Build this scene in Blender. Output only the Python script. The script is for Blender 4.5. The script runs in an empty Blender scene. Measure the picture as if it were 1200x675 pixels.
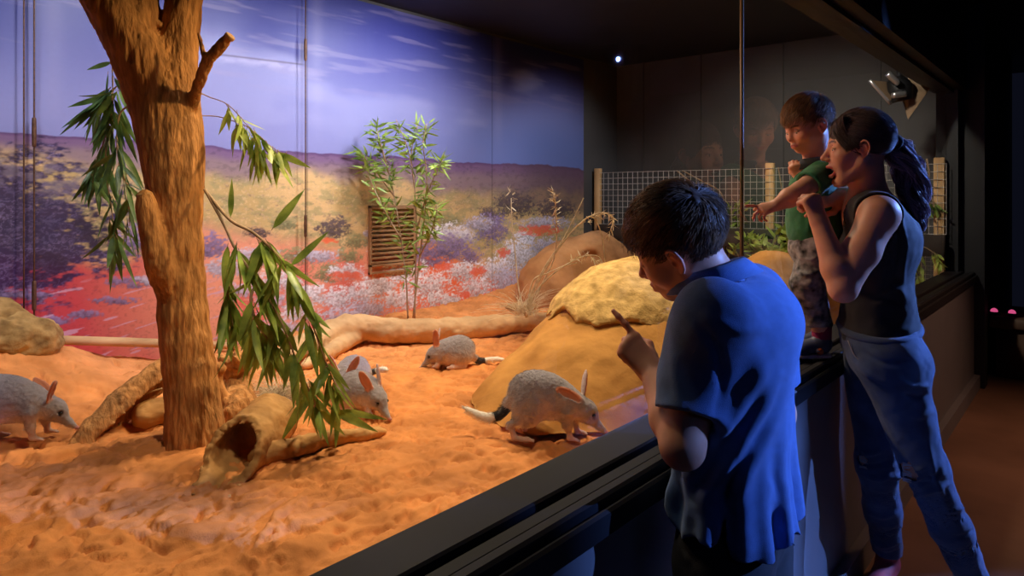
import bpy, math, random
import numpy as np
from mathutils import Vector, Matrix
random.seed(7)
RNG = np.random.default_rng(11)
SC = bpy.context.scene
COL = SC.collection

# ------------------------------------------------------------------ camera geometry
CAM_H = 1.31
FWD = np.array([math.cos(math.radians(40.8)), math.sin(math.radians(40.8)), 0.0])
RGT = np.array([FWD[1], -FWD[0], 0.0])
UP = np.array([0, 0, 1.0])
LFT = -RGT
CAM = np.array([0, 0, CAM_H])
FPX, CX, CY = 800.0, 600.0, 230.0

def P(px, py, d):
    """world point seen at photo pixel (px, py) at depth d metres"""
    return CAM + d * (FWD + RGT * (px - CX) / FPX - UP * (py - CY) / FPX)

def PY(px, py, y):
    ray = FWD + RGT * (px - CX) / FPX - UP * (py - CY) / FPX
    return CAM + ray * (y / ray[1])

def PX(px, py, x):
    ray = FWD + RGT * (px - CX) / FPX - UP * (py - CY) / FPX
    return CAM + ray * (x / ray[0])

def proj(V):
    W = np.asarray(V) - CAM
    d = W @ FWD
    d = np.where(np.abs(d) < 1e-4, 1e-4, d)
    return np.stack([CX + FPX * (W @ RGT) / d, CY - FPX * W[..., 2] / d, d], -1)

def nrm(v):
    v = np.asarray(v, float)
    return v / np.maximum(np.linalg.norm(v, axis=-1, keepdims=True), 1e-9)

def frame(o, f, u, s=1.0):
    f = nrm(f); u = np.asarray(u, float); u = nrm(u - f * (u @ f)); l = np.cross(u, f)
    M = np.eye(4); M[:3, 0] = f * s; M[:3, 1] = l * s; M[:3, 2] = u * s; M[:3, 3] = o
    return M

def xf(M, V):
    return np.asarray(V) @ M[:3, :3].T + M[:3, 3]

# ------------------------------------------------------------------ noise
def _hash(ix, iy, iz, seed):
    n = (ix * 374761393 + iy * 668265263 + iz * 2147483647 + seed * 1274126177) & 0xFFFFFFFF
    n = ((n ^ (n >> 13)) * 1274126177) & 0xFFFFFFFF
    n = n ^ (n >> 16)
    return (n & 0xFFFF) / 65535.0

def vnoise(x, y, z=None, seed=0):
    x = np.asarray(x, float); y = np.asarray(y, float)
    z = np.zeros_like(x) if z is None else np.asarray(z, float)
    fx, fy, fz = np.floor(x), np.floor(y), np.floor(z)
    ix, iy, iz = fx.astype(np.int64), fy.astype(np.int64), fz.astype(np.int64)
    tx, ty, tz = x - fx, y - fy, z - fz
    tx = tx * tx * (3 - 2 * tx); ty = ty * ty * (3 - 2 * ty); tz = tz * tz * (3 - 2 * tz)
    r = 0
    for a in (0, 1):
        for b in (0, 1):
            for c in (0, 1):
                w = (tx if a else 1 - tx) * (ty if b else 1 - ty) * (tz if c else 1 - tz)
                r = r + w * _hash(ix + a, iy + b, iz + c, seed)
    return r * 2 - 1

def fbm(x, y, z=None, seed=0, oct=4, gain=.5):
    r, a, f = 0, 1.0, 1.0
    for o in range(oct):
        r = r + a * vnoise(np.asarray(x) * f, np.asarray(y) * f, None if z is None else np.asarray(z) * f, seed + o * 17)
        a *= gain; f *= 2.03
    return r

def sstep(a, b, x):
    t = np.clip((np.asarray(x, float) - a) / (b - a), 0, 1)
    return t * t * (3 - 2 * t)

# ------------------------------------------------------------------ mesh objects
def new_mesh(V, F, name='mesh', smooth=True, col=None):
    """F: array (n,3|4) or list of mixed faces"""
    me = bpy.data.meshes.new(name)
    V = np.ascontiguousarray(V, dtype=np.float32)
    if isinstance(F, np.ndarray):
        n, k = F.shape
        li = F.astype(np.int32).ravel(); st = np.arange(n, dtype=np.int32) * k; tot = np.full(n, k, np.int32)
    else:
        li = np.fromiter((i for f in F for i in f), np.int32)
        tot = np.fromiter((len(f) for f in F), np.int32)
        st = np.concatenate([[0], np.cumsum(tot)[:-1]]).astype(np.int32)
    me.vertices.add(len(V)); me.vertices.foreach_set('co', V.ravel())
    me.loops.add(len(li)); me.loops.foreach_set('vertex_index', li)
    me.polygons.add(len(tot)); me.polygons.foreach_set('loop_start', st); me.polygons.foreach_set('loop_total', tot)
    me.polygons.foreach_set('use_smooth', np.full(len(tot), smooth))
    if col is not None:
        at = me.color_attributes.new('Col', 'FLOAT_COLOR', 'POINT')
        c = np.ones((len(V), 4), np.float32); c[:, :3] = col
        at.data.foreach_set('color', c.ravel())
    me.update(calc_edges=True); me.validate()
    return me

def tag(o, label=None, cat=None, group=None, kind=None):
    if label: o['label'] = label
    if cat: o['category'] = cat
    if group: o['group'] = group
    if kind: o['kind'] = kind
    return o

def thing(name, loc, label, cat, group=None):
    o = bpy.data.objects.new(name, None); COL.objects.link(o)
    o.empty_display_size = .05; o.location = loc
    return tag(o, label, cat, group)

def wloc(o):
    l = np.array(o.location, float)
    while o.parent: o = o.parent; l = l + np.array(o.location, float)
    return l

def part(name, geo, mat, parent=None, origin=None, smooth=True, col=None):
    """geo=(V,F) in world coordinates"""
    V, F = geo[0], geo[1]
    if len(geo) > 2 and col is None: col = geo[2]
    V = np.asarray(V, float)
    if origin is None:
        origin = wloc(parent) if parent is not None else np.array([(V[:, 0].min() + V[:, 0].max()) / 2, (V[:, 1].min() + V[:, 1].max()) / 2, V[:, 2].min()])
    origin = np.asarray(origin, float)
    me = new_mesh(V - origin, F, name, smooth, col)
    me.materials.append(mat)
    o = bpy.data.objects.new(name, me); COL.objects.link(o)
    if parent is not None:
        o.parent = parent; o.location = origin - wloc(parent)
    else:
        o.location = origin
    return o

def merge(*gs):
    Vs, Fs, Cs, n = [], [], [], 0
    hascol = all(len(g) > 2 for g in gs)
    for g in gs:
        Vs.append(np.asarray(g[0], float)); n0 = n; n += len(g[0])
        f = g[1]
        Fs.append(f + n0 if isinstance(f, np.ndarray) else [tuple(i + n0 for i in q) for q in f])
        if hascol: Cs.append(np.broadcast_to(g[2], (len(g[0]), 3)))
    V = np.concatenate(Vs)
    if all(isinstance(f, np.ndarray) and f.shape[1] == Fs[0].shape[1] for f in Fs): F = np.concatenate(Fs)
    else: F = [tuple(q) for f in Fs for q in (f.tolist() if isinstance(f, np.ndarray) else f)]
    return (V, F, np.concatenate(Cs)) if hascol else (V, F)

def box(lo, hi, bev=0.0):
    lo = np.array(lo, float); hi = np.array(hi, float)
    if bev <= 0:
        V = np.array([[x, y, z] for x in (lo[0], hi[0]) for y in (lo[1], hi[1]) for z in (lo[2], hi[2])])
        F = [(0, 1, 3, 2), (4, 6, 7, 5), (0, 4, 5, 1), (2, 3, 7, 6), (0, 2, 6, 4), (1, 5, 7, 3)]
        return V, F
    V, idx = [], {}
    for sx in (0, 1):
        for sy in (0, 1):
            for sz in (0, 1):
                s = (sx, sy, sz); c = [hi[i] if s[i] else lo[i] for i in range(3)]
                for ax in range(3):
                    p = [c[i] if i == ax else (c[i] - bev if s[i] else c[i] + bev) for i in range(3)]
                    idx[(s, ax)] = len(V); V.append(p)
    F = []
    for ax in range(3):
        o = [i for i in range(3) if i != ax]
        for s in (0, 1):
            q = []
            for a, b in ((0, 0), (1, 0), (1, 1), (0, 1)):
                k = [0, 0, 0]; k[ax] = s; k[o[0]] = a; k[o[1]] = b; q.append(idx[(tuple(k), ax)])
            flip = (s == 0) ^ (ax == 1)
            F.append(tuple(q[::-1]) if flip else tuple(q))
        for a in (0, 1):
            for b in (0, 1):
                k0 = [0, 0, 0]; k0[o[0]] = a; k0[o[1]] = b; k1 = list(k0); k1[ax] = 1
                F.append((idx[(tuple(k0), o[0])], idx[(tuple(k1), o[0])], idx[(tuple(k1), o[1])], idx[(tuple(k0), o[1])]))
    for s in [(a, b, c) for a in (0, 1) for b in (0, 1) for c in (0, 1)]:
        F.append((idx[(s, 0)], idx[(s, 1)], idx[(s, 2)]))
    V = np.array(V); c = V.mean(0); F2 = []
    for f in F:
        p = V[list(f)]; n = np.cross(p[1] - p[0], p[2] - p[0])
        F2.append(f if n @ (p.mean(0) - c) > 0 else tuple(reversed(f)))
    return V, F2

def spline(pts, n):
    """Catmull-Rom through pts -> n samples (any dimension)"""
    p = np.asarray(pts, float); m = len(p)
    if m == 2: t = np.linspace(0, 1, n)[:, None]; return p[0] * (1 - t) + p[1] * t
    q = np.concatenate([[2 * p[0] - p[1]], p, [2 * p[-1] - p[-2]]])
    t = np.linspace(0, m - 1 - 1e-9, n); i = t.astype(int); u = (t - i)[:, None]
    a, b, c, d = q[i], q[i + 1], q[i + 2], q[i + 3]
    return .5 * ((2 * b) + (c - a) * u + (2 * a - 5 * b + 4 * c - d) * u ** 2 + (3 * b - a - 3 * c + d) * u ** 3)

def tubes(paths, rad, k=3):
    """paths (N,n,3), rad (N,n) -> quads geometry"""
    paths = np.asarray(paths, float); N, n, _ = paths.shape
    rad = np.broadcast_to(rad, (N, n))
    T = nrm(np.gradient(paths, axis=1))
    ref = np.where(np.abs(T[:, :1, 2:3]) > .9, np.array([1., 0, 0]), np.array([0, 0, 1.]))
    A = nrm(np.cross(T, np.broadcast_to(ref, T.shape))); B = np.cross(T, A)
    ang = np.arange(k) * 2 * math.pi / k
    ring = A[:, :, None] * np.cos(ang)[:, None] + B[:, :, None] * np.sin(ang)[:, None]
    V = paths[:, :, None] + ring * rad[:, :, None, None]
    id_ = np.arange(N * n * k).reshape(N, n, k)
    a = id_[:, :-1]; b = id_[:, 1:]
    F = np.stack([a, np.roll(a, -1, 2), np.roll(b, -1, 2), b], -1).reshape(-1, 4)
    return V.reshape(-1, 3), F

def tube(pts, rads, k=10, n=None, cap=True):
    n = n or max(2, (len(pts) - 1) * 6)
    p = spline(pts, n); r = spline(np.atleast_2d(np.asarray(rads, float)).T if np.ndim(rads) else np.full((len(pts), 1), rads), n)[:, 0]
    V, F = tubes(p[None], r[None], k)
    F = F.tolist()
    if cap:
        V = np.concatenate([V, p[:1], p[-1:]]); m = len(V)
        F += [((i + 1) % k, i, m - 2) for i in range(k)]
        e = (n - 1) * k
        F += [(e + i, e + (i + 1) % k, m - 1) for i in range(k)]
    return V, F

def leaves(base, dirs, nrmls, L, W, rows=7, curl=.25, fold=.25):
    """lance shaped leaf blades; base,dirs,nrmls (N,3); L,W (N,)"""
    N = len(base); t = np.linspace(0, 1, rows)
    dirs = nrm(dirs); side = nrm(np.cross(dirs, nrmls)); nn = np.cross(side, dirs)
    w = np.sin(np.pi * t ** .75) ** .9 * (1 - .25 * t); w[0] = .06; w[-1] = .0
    cu = np.broadcast_to(curl, (N,))
    L = np.broadcast_to(L, (N,)); W = np.broadcast_to(W, (N,))
    mid = base[:, None] + dirs[:, None] * (L[:, None] * t)[..., None] + nn[:, None] * (cu[:, None] * L[:, None] * t ** 2)[..., None]
    off = side[:, None] * (W[:, None] * w)[..., None] + nn[:, None] * (fold * W[:, None] * w)[..., None]
    off2 = -side[:, None] * (W[:, None] * w)[..., None] + nn[:, None] * (fold * W[:, None] * w)[..., None]
    V = np.stack([mid + off, mid, mid + off2], 2)
    id_ = np.arange(N * rows * 3).reshape(N, rows, 3)
    F = np.concatenate([np.stack([id_[:, :-1, j], id_[:, :-1, j + 1], id_[:, 1:, j + 1], id_[:, 1:, j]], -1).reshape(-1, 4) for j in (0, 1)])
    return V.reshape(-1, 3), F

# ------------------------------------------------------------------ signed distance sculpting
class Ops(list):
    def cap(s, a, b, ra, rb=None, k=.015, M=None, sub=False): s.append(('cap', np.array(a, float), np.array(b, float), ra, ra if rb is None else rb, k, M, sub)); return s
    def ell(s, c, r, k=.015, M=None, sub=False, rot=None): s.append(('ell', np.array(c, float), np.array(r, float), rot, None, k, M, sub)); return s
    def chain(s, pts, rads, k=.015, M=None, sub=False):
        for i in range(len(pts) - 1): s.cap(pts[i], pts[i + 1], rads[i], rads[i + 1], k, M, sub)
        return s
    def arc(s, pts, rads, k=.015, M=None, n=12, sub=False):
        p = spline(pts, n); r = spline(np.asarray(rads, float)[:, None], n)[:, 0]
        return s.chain(p, r, k, M, sub)

def rotm(ax, deg):
    return np.array(Matrix.Rotation(math.radians(deg), 3, ax))

class Field:
    def __init__(s, lo, hi, h):
        s.lo = np.asarray(lo, float); s.h = h
        s.n = np.ceil((np.asarray(hi, float) - s.lo) / h).astype(int) + 1
        s.D = np.full(s.n, 1.0, np.float32)
        s.ax = [s.lo[i] + h * np.arange(s.n[i]) for i in range(3)]
    def coords(s, sl=None):
        a = s.ax if sl is None else [s.ax[i][sl[i]] for i in range(3)]
        return np.stack(np.meshgrid(*a, indexing='ij'), -1).astype(np.float32)
    def run(s, ops, grow=0.0, pad=.02, D=None):
        D = s.D if D is None else D
        for kind, a, b, ra, rb, k, M, sub in ops:
            S = 1.0 if M is None else float(np.linalg.norm(M[:3, 0]))
            if kind == 'cap':
                rm = max(ra, rb); pts = np.stack([a, b]); ext = rm * S
                W = pts if M is None else xf(M, pts)
                lo, hi = W.min(0) - ext, W.max(0) + ext
            else:
                e = np.full(3, b.max()) * S; c = a if M is None else xf(M, a)
                lo, hi = c - e, c + e
            pd = pad + k * S + abs(grow) + 3 * s.h
            i0 = np.clip(np.floor((lo - pd - s.lo) / s.h).astype(int), 0, s.n); i1 = np.clip(np.ceil((hi + pd - s.lo) / s.h).astype(int) + 1, 0, s.n)
            if np.any(i1 <= i0): continue
            sl = tuple(slice(x, y) for x, y in zip(i0, i1))
            X = s.coords(sl)
            if M is not None:
                Mi = np.linalg.inv(M).astype(np.float32); X = X @ Mi[:3, :3].T + Mi[:3, 3]
            if kind == 'cap':
                ab = (b - a).astype(np.float32); L2 = max(float(ab @ ab), 1e-10)
                t = np.clip(((X - a.astype(np.float32)) @ ab) / L2, 0, 1)
                d = np.linalg.norm(X - a.astype(np.float32) - t[..., None] * ab, axis=-1) - (ra + (rb - ra) * t)
            else:
                X = X - a.astype(np.float32)
                if ra is not None: X = X @ ra.astype(np.float32)
                q = np.linalg.norm(X / b.astype(np.float32), axis=-1)
                g = np.linalg.norm(X / (b ** 2).astype(np.float32), axis=-1)
                d = np.where(q < 1e-3, -b.min(), q * (q - 1) / np.maximum(g, 1e-6))
            d = d * S - grow; kk = max(k * S, 1e-5)
            c = D[sl]
            if not sub:
                hh = np.clip(.5 + .5 * (c - d) / kk, 0, 1); D[sl] = c * (1 - hh) + d * hh - kk * hh * (1 - hh)
            else:
                hh = np.clip(.5 - .5 * (c + d) / kk, 0, 1); D[sl] = c * (1 - hh) - d * hh + kk * hh * (1 - hh)
        return s
    def cut(s, fn):
        """intersect with fn(X)<0"""
        for i in range(0, s.n[0], 32):
            sl = (slice(i, i + 32), slice(None), slice(None))
            s.D[sl] = np.maximum(s.D[sl], fn(s.coords(sl)))
        return s
    def minus(s, ops, grow):
        E = np.full(s.n, 1.0, np.float32); s.run(ops, grow, D=E)
        s.D = np.maximum(s.D, -E); return s
    def mesh(s, smooth=1):
        D = s.D; D[0] = D[-1] = 1; D[:, 0] = D[:, -1] = 1; D[:, :, 0] = D[:, :, -1] = 1
        S = D < 0
        cnt = np.zeros(s.n - 1, np.int8)
        for a in (0, 1):
            for b in (0, 1):
                for c in (0, 1):
                    cnt += S[a:s.n[0] - 1 + a, b:s.n[1] - 1 + b, c:s.n[2] - 1 + c]
        I = np.argwhere((cnt > 0) & (cnt < 8))
        offs = np.array([[a, b, c] for a in (0, 1) for b in (0, 1) for c in (0, 1)])
        val = np.stack([D[I[:, 0] + o[0], I[:, 1] + o[1], I[:, 2] + o[2]] for o in offs], 1)
        acc = np.zeros((len(I), 3)); num = np.zeros(len(I))
        for i in range(8):
            for j in range(i + 1, 8):
                if np.abs(offs[i] - offs[j]).sum() != 1: continue
                m = (val[:, i] < 0) != (val[:, j] < 0)
                t = val[:, i] / np.where(m, val[:, i] - val[:, j], 1)
                pt = offs[i] + (offs[j] - offs[i]) * t[:, None]
                acc += np.where(m[:, None], pt, 0); num += m
        V = s.lo + (I + acc / num[:, None]) * s.h
        ids = np.full(s.n - 1, -1, np.int64); ids[I[:, 0], I[:, 1], I[:, 2]] = np.arange(len(I))
        Fs = []
        for ax in range(3):
            o1, o2 = [(1, 2), (2, 0), (0, 1)][ax]
            a = [slice(None)] * 3; b = [slice(None)] * 3; a[ax] = slice(0, -1); b[ax] = slice(1, None)
            A = S[tuple(a)]; B = S[tuple(b)]
            E = np.argwhere(A != B)
            E = E[(E[:, o1] > 0) & (E[:, o2] > 0) & (E[:, o1] < s.n[o1] - 1) & (E[:, o2] < s.n[o2] - 1)]
            inside = A[E[:, 0], E[:, 1], E[:, 2]]
            q = []
            for d1, d2 in ((-1, -1), (0, -1), (0, 0), (-1, 0)):
                c = E.copy(); c[:, o1] += d1; c[:, o2] += d2
                q.append(ids[c[:, 0], c[:, 1], c[:, 2]])
            q = np.stack(q, 1); q = np.where(inside[:, None], q, q[:, ::-1]); Fs.append(q)
        F = np.concatenate(Fs); F = F[(F >= 0).all(1)]
        for _ in range(smooth): V = relax(V, F, .5)
        return V, F

def relax(V, F, a=.5):
    e = np.concatenate([F[:, [0, 1]], F[:, [1, 2]], F[:, [2, 3]], F[:, [3, 0]]])
    acc = np.zeros_like(V); n = np.bincount(e[:, 0], minlength=len(V)) + np.bincount(e[:, 1], minlength=len(V))
    for c in range(3):
        acc[:, c] = np.bincount(e[:, 0], V[e[:, 1], c], len(V)) + np.bincount(e[:, 1], V[e[:, 0], c], len(V))
    return V + a * (acc / np.maximum(n, 1)[:, None] - V)

def vnormals(V, F):
    n = np.cross(V[F[:, 2]] - V[F[:, 0]], V[F[:, 3]] - V[F[:, 1]]) if F.shape[1] == 4 else np.cross(V[F[:, 1]] - V[F[:, 0]], V[F[:, 2]] - V[F[:, 0]])
    out = np.zeros_like(V)
    for c in range(3):
        for j in range(F.shape[1]): out[:, c] += np.bincount(F[:, j], n[:, c], len(V))
    return nrm(out)

def sculpt(V, F, strokes, facing=.0):
    """raise / lower creases along strokes drawn over the near side: (points, width_px, height_m)"""
    N = vnormals(V, F); q = proj(V); vis = (N * nrm(CAM - V)).sum(1)
    w_all = np.zeros(len(V))
    for pts, w, hgt in strokes:
        p = spline(pts, max(8, len(pts) * 8)); best = np.full(len(V), 1e9); tt = np.zeros(len(V))
        m = (q[:, 0] > p[:, 0].min() - 4 * w) & (q[:, 0] < p[:, 0].max() + 4 * w) & (q[:, 1] > p[:, 1].min() - 4 * w) & (q[:, 1] < p[:, 1].max() + 4 * w) & (vis > facing)
        idx = np.where(m)[0]; Q = q[idx, :2]; b = np.full(len(idx), 1e9); tb = np.zeros(len(idx))
        for i in range(len(p) - 1):
            ab = p[i + 1] - p[i]; t = np.clip(((Q - p[i]) @ ab) / max(ab @ ab, 1e-9), 0, 1)
            dd = np.linalg.norm(Q - p[i] - t[:, None] * ab, axis=1); u = dd < b
            b[u] = dd[u]; tb[u] = (i + t[u]) / (len(p) - 1)
        w_all[idx] += hgt * np.exp(-(b / w) ** 2) * np.sqrt(np.clip(np.sin(np.pi * np.clip(tb, .02, .98)), 0, 1)) * sstep(facing, facing + .3, vis[idx])
    return V + N * w_all[:, None]

# ------------------------------------------------------------------ materials
def lin(r, g, b):
    f = lambda c: (c / 255 / 12.92) if c / 255 <= .04045 else ((c / 255 + .055) / 1.055) ** 2.4
    return np.array([f(r), f(g), f(b)])

def mat(name, base=(.5, .5, .5), rough=.6, vary=.0, scale=20., bump=0., bscale=None, stretch=(1, 1, 1), attr=False, metal=0., spec=.5,
        base2=None, sheen=0., sss=0., detail=5., coat=0., trans=0., bdist=.004):
    m = bpy.data.materials.new(name); m.use_nodes = True
    nt = m.node_tree; N, L = nt.nodes, nt.links; bs = N['Principled BSDF']
    bs.inputs['Roughness'].default_value = rough; bs.inputs['Metallic'].default_value = metal
    bs.inputs['Specular IOR Level'].default_value = spec
    bs.inputs['Sheen Weight'].default_value = sheen; bs.inputs['Coat Weight'].default_value = coat
    if sss: bs.inputs['Subsurface Weight'].default_value = sss; bs.inputs['Subsurface Radius'].default_value = (.012, .005, .003); bs.inputs['Subsurface Scale'].default_value = 1.0
    tc = N.new('ShaderNodeTexCoord'); mp = N.new('ShaderNodeMapping'); mp.inputs['Scale'].default_value = stretch
    L.new(tc.outputs['Object'], mp.inputs['Vector'])
    nz = N.new('ShaderNodeTexNoise'); nz.inputs['Scale'].default_value = scale; nz.inputs['Detail'].default_value = detail
    L.new(mp.outputs[0], nz.inputs['Vector'])
    if attr:
        src = N.new('ShaderNodeAttribute'); src.attribute_name = 'Col'; csock = src.outputs['Color']
        mx = N.new('ShaderNodeMix'); mx.data_type = 'RGBA'; mx.blend_type = 'MULTIPLY'; mx.inputs[0].default_value = 1.0
        rp = N.new('ShaderNodeMapRange'); rp.inputs[3].default_value = 1 - vary; rp.inputs[4].default_value = 1 + vary
        L.new(nz.outputs['Fac'], rp.inputs[0]); L.new(csock, mx.inputs[6]); L.new(rp.outputs[0], mx.inputs[7]); cout = mx.outputs[2]
    else:
        b1 = np.array(base, float); b2 = np.array(base2, float) if base2 is not None else b1
        r = N.new('ShaderNodeValToRGB'); r.color_ramp.elements[0].position = .3; r.color_ramp.elements[1].position = .7
        c0 = b1 * (1 - vary); c1 = b2 * (1 + vary)
        r.color_ramp.elements[0].color = (*np.clip(c0, 0, 1), 1); r.color_ramp.elements[1].color = (*np.clip(c1, 0, 1), 1)
        L.new(nz.outputs['Fac'], r.inputs[0]); cout = r.outputs[0]
    L.new(cout, bs.inputs['Base Color'])
    if bump:
        n2 = N.new('ShaderNodeTexNoise'); n2.inputs['Scale'].default_value = bscale or scale * 3; n2.inputs['Detail'].default_value = 6
        L.new(mp.outputs[0], n2.inputs['Vector'])
        bp = N.new('ShaderNodeBump'); bp.inputs['Strength'].default_value = bump; bp.inputs['Distance'].default_value = bdist
        L.new(n2.outputs['Fac'], bp.inputs['Height']); L.new(bp.outputs[0], bs.inputs['Normal'])
    if trans:
        out = N['Material Output']; tr = N.new('ShaderNodeBsdfTranslucent'); ms = N.new('ShaderNodeMixShader'); ms.inputs[0].default_value = trans
        L.new(cout, tr.inputs[0]); L.new(bs.outputs[0], ms.inputs[1]); L.new(tr.outputs[0], ms.inputs[2]); L.new(ms.outputs[0], out.inputs[0])
    return m

def glass_mat():
    m = bpy.data.materials.new('pane_glass'); m.use_nodes = True
    nt = m.node_tree; N, L = nt.nodes, nt.links; N.clear()
    o = N.new('ShaderNodeOutputMaterial'); mx = N.new('ShaderNodeMixShader'); t = N.new('ShaderNodeBsdfTransparent'); g = N.new('ShaderNodeBsdfGlossy')
    t.inputs[0].default_value = (.96, .98, .975, 1); g.inputs['Roughness'].default_value = 0.0
    fr = N.new('ShaderNodeFresnel'); fr.inputs[0].default_value = 1.5; ge = N.new('ShaderNodeNewGeometry')
    ma = N.new('ShaderNodeMath'); ma.operation = 'SUBTRACT'; ma.inputs[0].default_value = 1.0
    mm = N.new('ShaderNodeMath'); mm.operation = 'MULTIPLY'
    L.new(ge.outputs['Backfacing'], ma.inputs[1]); L.new(ma.outputs[0], mm.inputs[0]); L.new(fr.outputs[0], mm.inputs[1])
    L.new(mm.outputs[0], mx.inputs[0]); L.new(t.outputs[0], mx.inputs[1]); L.new(g.outputs[0], mx.inputs[2]); L.new(mx.outputs[0], o.inputs[0])
    return m

def emis(name, col, s):
    m = bpy.data.materials.new(name); m.use_nodes = True; b = m.node_tree.nodes['Principled BSDF']
    b.inputs['Base Color'].default_value = (*col, 1); b.inputs['Emission Color'].default_value = (*col, 1); b.inputs['Emission Strength'].default_value = s
    return m
# ================================================================== ROOM AND EXHIBIT
YG, YS, YW, ZS = .81, .665, .66, .795       # glass plane, sill nose, viewing wall face, sill top
XE, YB = 5.57, 3.71                          # exhibit end wall, mural wall
M_black = mat('black_paint', (.010, .010, .012), .55, .2, 6, .1)
M_wallblk = mat('charcoal_painted_board', (.035, .035, .037), .5, .15, 3, .08, 60)
M_grey = mat('grey_painted_wall', (.085, .083, .082), .7, .25, 1.2, .1, 30)
M_sill = mat('satin_black_lacquer', (.020, .019, .022), .5, .1, 8, .02, 200, spec=.1)
M_panelw = mat('viewing_wall_paint', (.15, .15, .165), .5, .08, 4, .05, 90)
M_conc = mat('sealed_concrete_floor', (.17, .095, .06), .55, .22, 2.2, .12, 40, base2=(.2, .115, .075))
M_glass = glass_mat()

def struct(name, geo, m, smooth=False):
    o = part(name, geo, m, smooth=smooth); o['kind'] = 'structure'; return o

struct('floor', box((-2.5, -3.2, -.1), (9, 3.9, 0)), M_conc)
struct('ceiling', box((-2.5, -3.2, 2.62), (9, 3.9, 2.72)), M_black)
struct('wall_right', box((-2.5, -3.3, 0), (9, -3.2, 2.62)), M_black)
struct('wall_rear', box((-2.6, -3.2, 0), (-2.5, 3.9, 2.62)), M_black)
struct('wall_end', merge(box((8, -3.2, 0), (8.1, .55, 2.62)), box((7.95, -3.2, 1.86), (8, .55, 1.875)), *[box((7.96, y, 0), (8, y + .02, 1.86)) for y in (-2.4, -1.6, -.8, 0)]), M_black)
struct('wall_back', box((-2.5, YB, 0), (9, YB + .1, 2.62)), M_grey)
struct('wall_viewing', merge(box((-2.5, YW, 0), (XE + .12, YW + .08, ZS - .03)), box((-2.5, YW - .035, 0), (XE + .12, YW, .09))), M_panelw)
struct('wall_corridor', merge(box((XE + .12, .64, 0), (8, .72, 2.62)), box((XE + .04, .6, 0), (XE + .2, .88, 2.62))), M_black)
# sill: smooth top, two raised ribs and a nosing
sill = [box((-2.5, YS + .055, ZS - .03), (XE + .04, YG + .008, ZS), .004),
        box((-2.5, YS + .018, ZS - .03), (XE + .04, YS + .05, ZS - .012), .004),
        box((-2.5, YS - .012, ZS - .045), (XE + .04, YS + .014, ZS - .004), .005),
        box((-2.5, YS - .028, ZS - .07), (XE + .04, YS - .014, ZS - .022), .005)]
struct('trim_1', merge(*sill), M_sill)
struct('trim_2', merge(box((-2.5, .70, 2.04), (XE + .04, .90, 2.62)), box((-2.5, .765, 2.02), (XE + .04, .86, 2.04))), M_black)
struct('trim_3', merge(box((XE - .05, .74, ZS), (XE + .04, .87, 2.04))), M_black)
# glazing: two panes with a butt joint
XJ = 1.985
for i, (a, b) in enumerate(((-2.4, XJ - .003), (XJ + .003, XE - .05))):
    struct('window_%d' % (i + 1), box((a, YG - .004, ZS - .001), (b, YG + .004, 2.03)), M_glass)
tag(part('glazing_joint', box((XJ - .0025, YG - .005, ZS), (XJ + .0025, YG + .005, 2.03)), mat('amber_silicone', (.2, .11, .05), .35)),
    'thin amber silicone joint standing upright between the two glass panes', 'joint')
# end wall of the enclosure, dark board up to the height of the fence foot, soil beyond
struct('wall_left', box((-1.2, .9, 0), (-1.1, YB, 2.62)), M_grey)
struct('wall_side', merge(box((XE + .35, .88, 0), (XE + .45, YB, 2.62)), *[box((XE + .335, y, .3), (XE + .35, y + .012, 2.62)) for y in (1.3, 2.05, 2.8, 3.4)]), M_grey)

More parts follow.
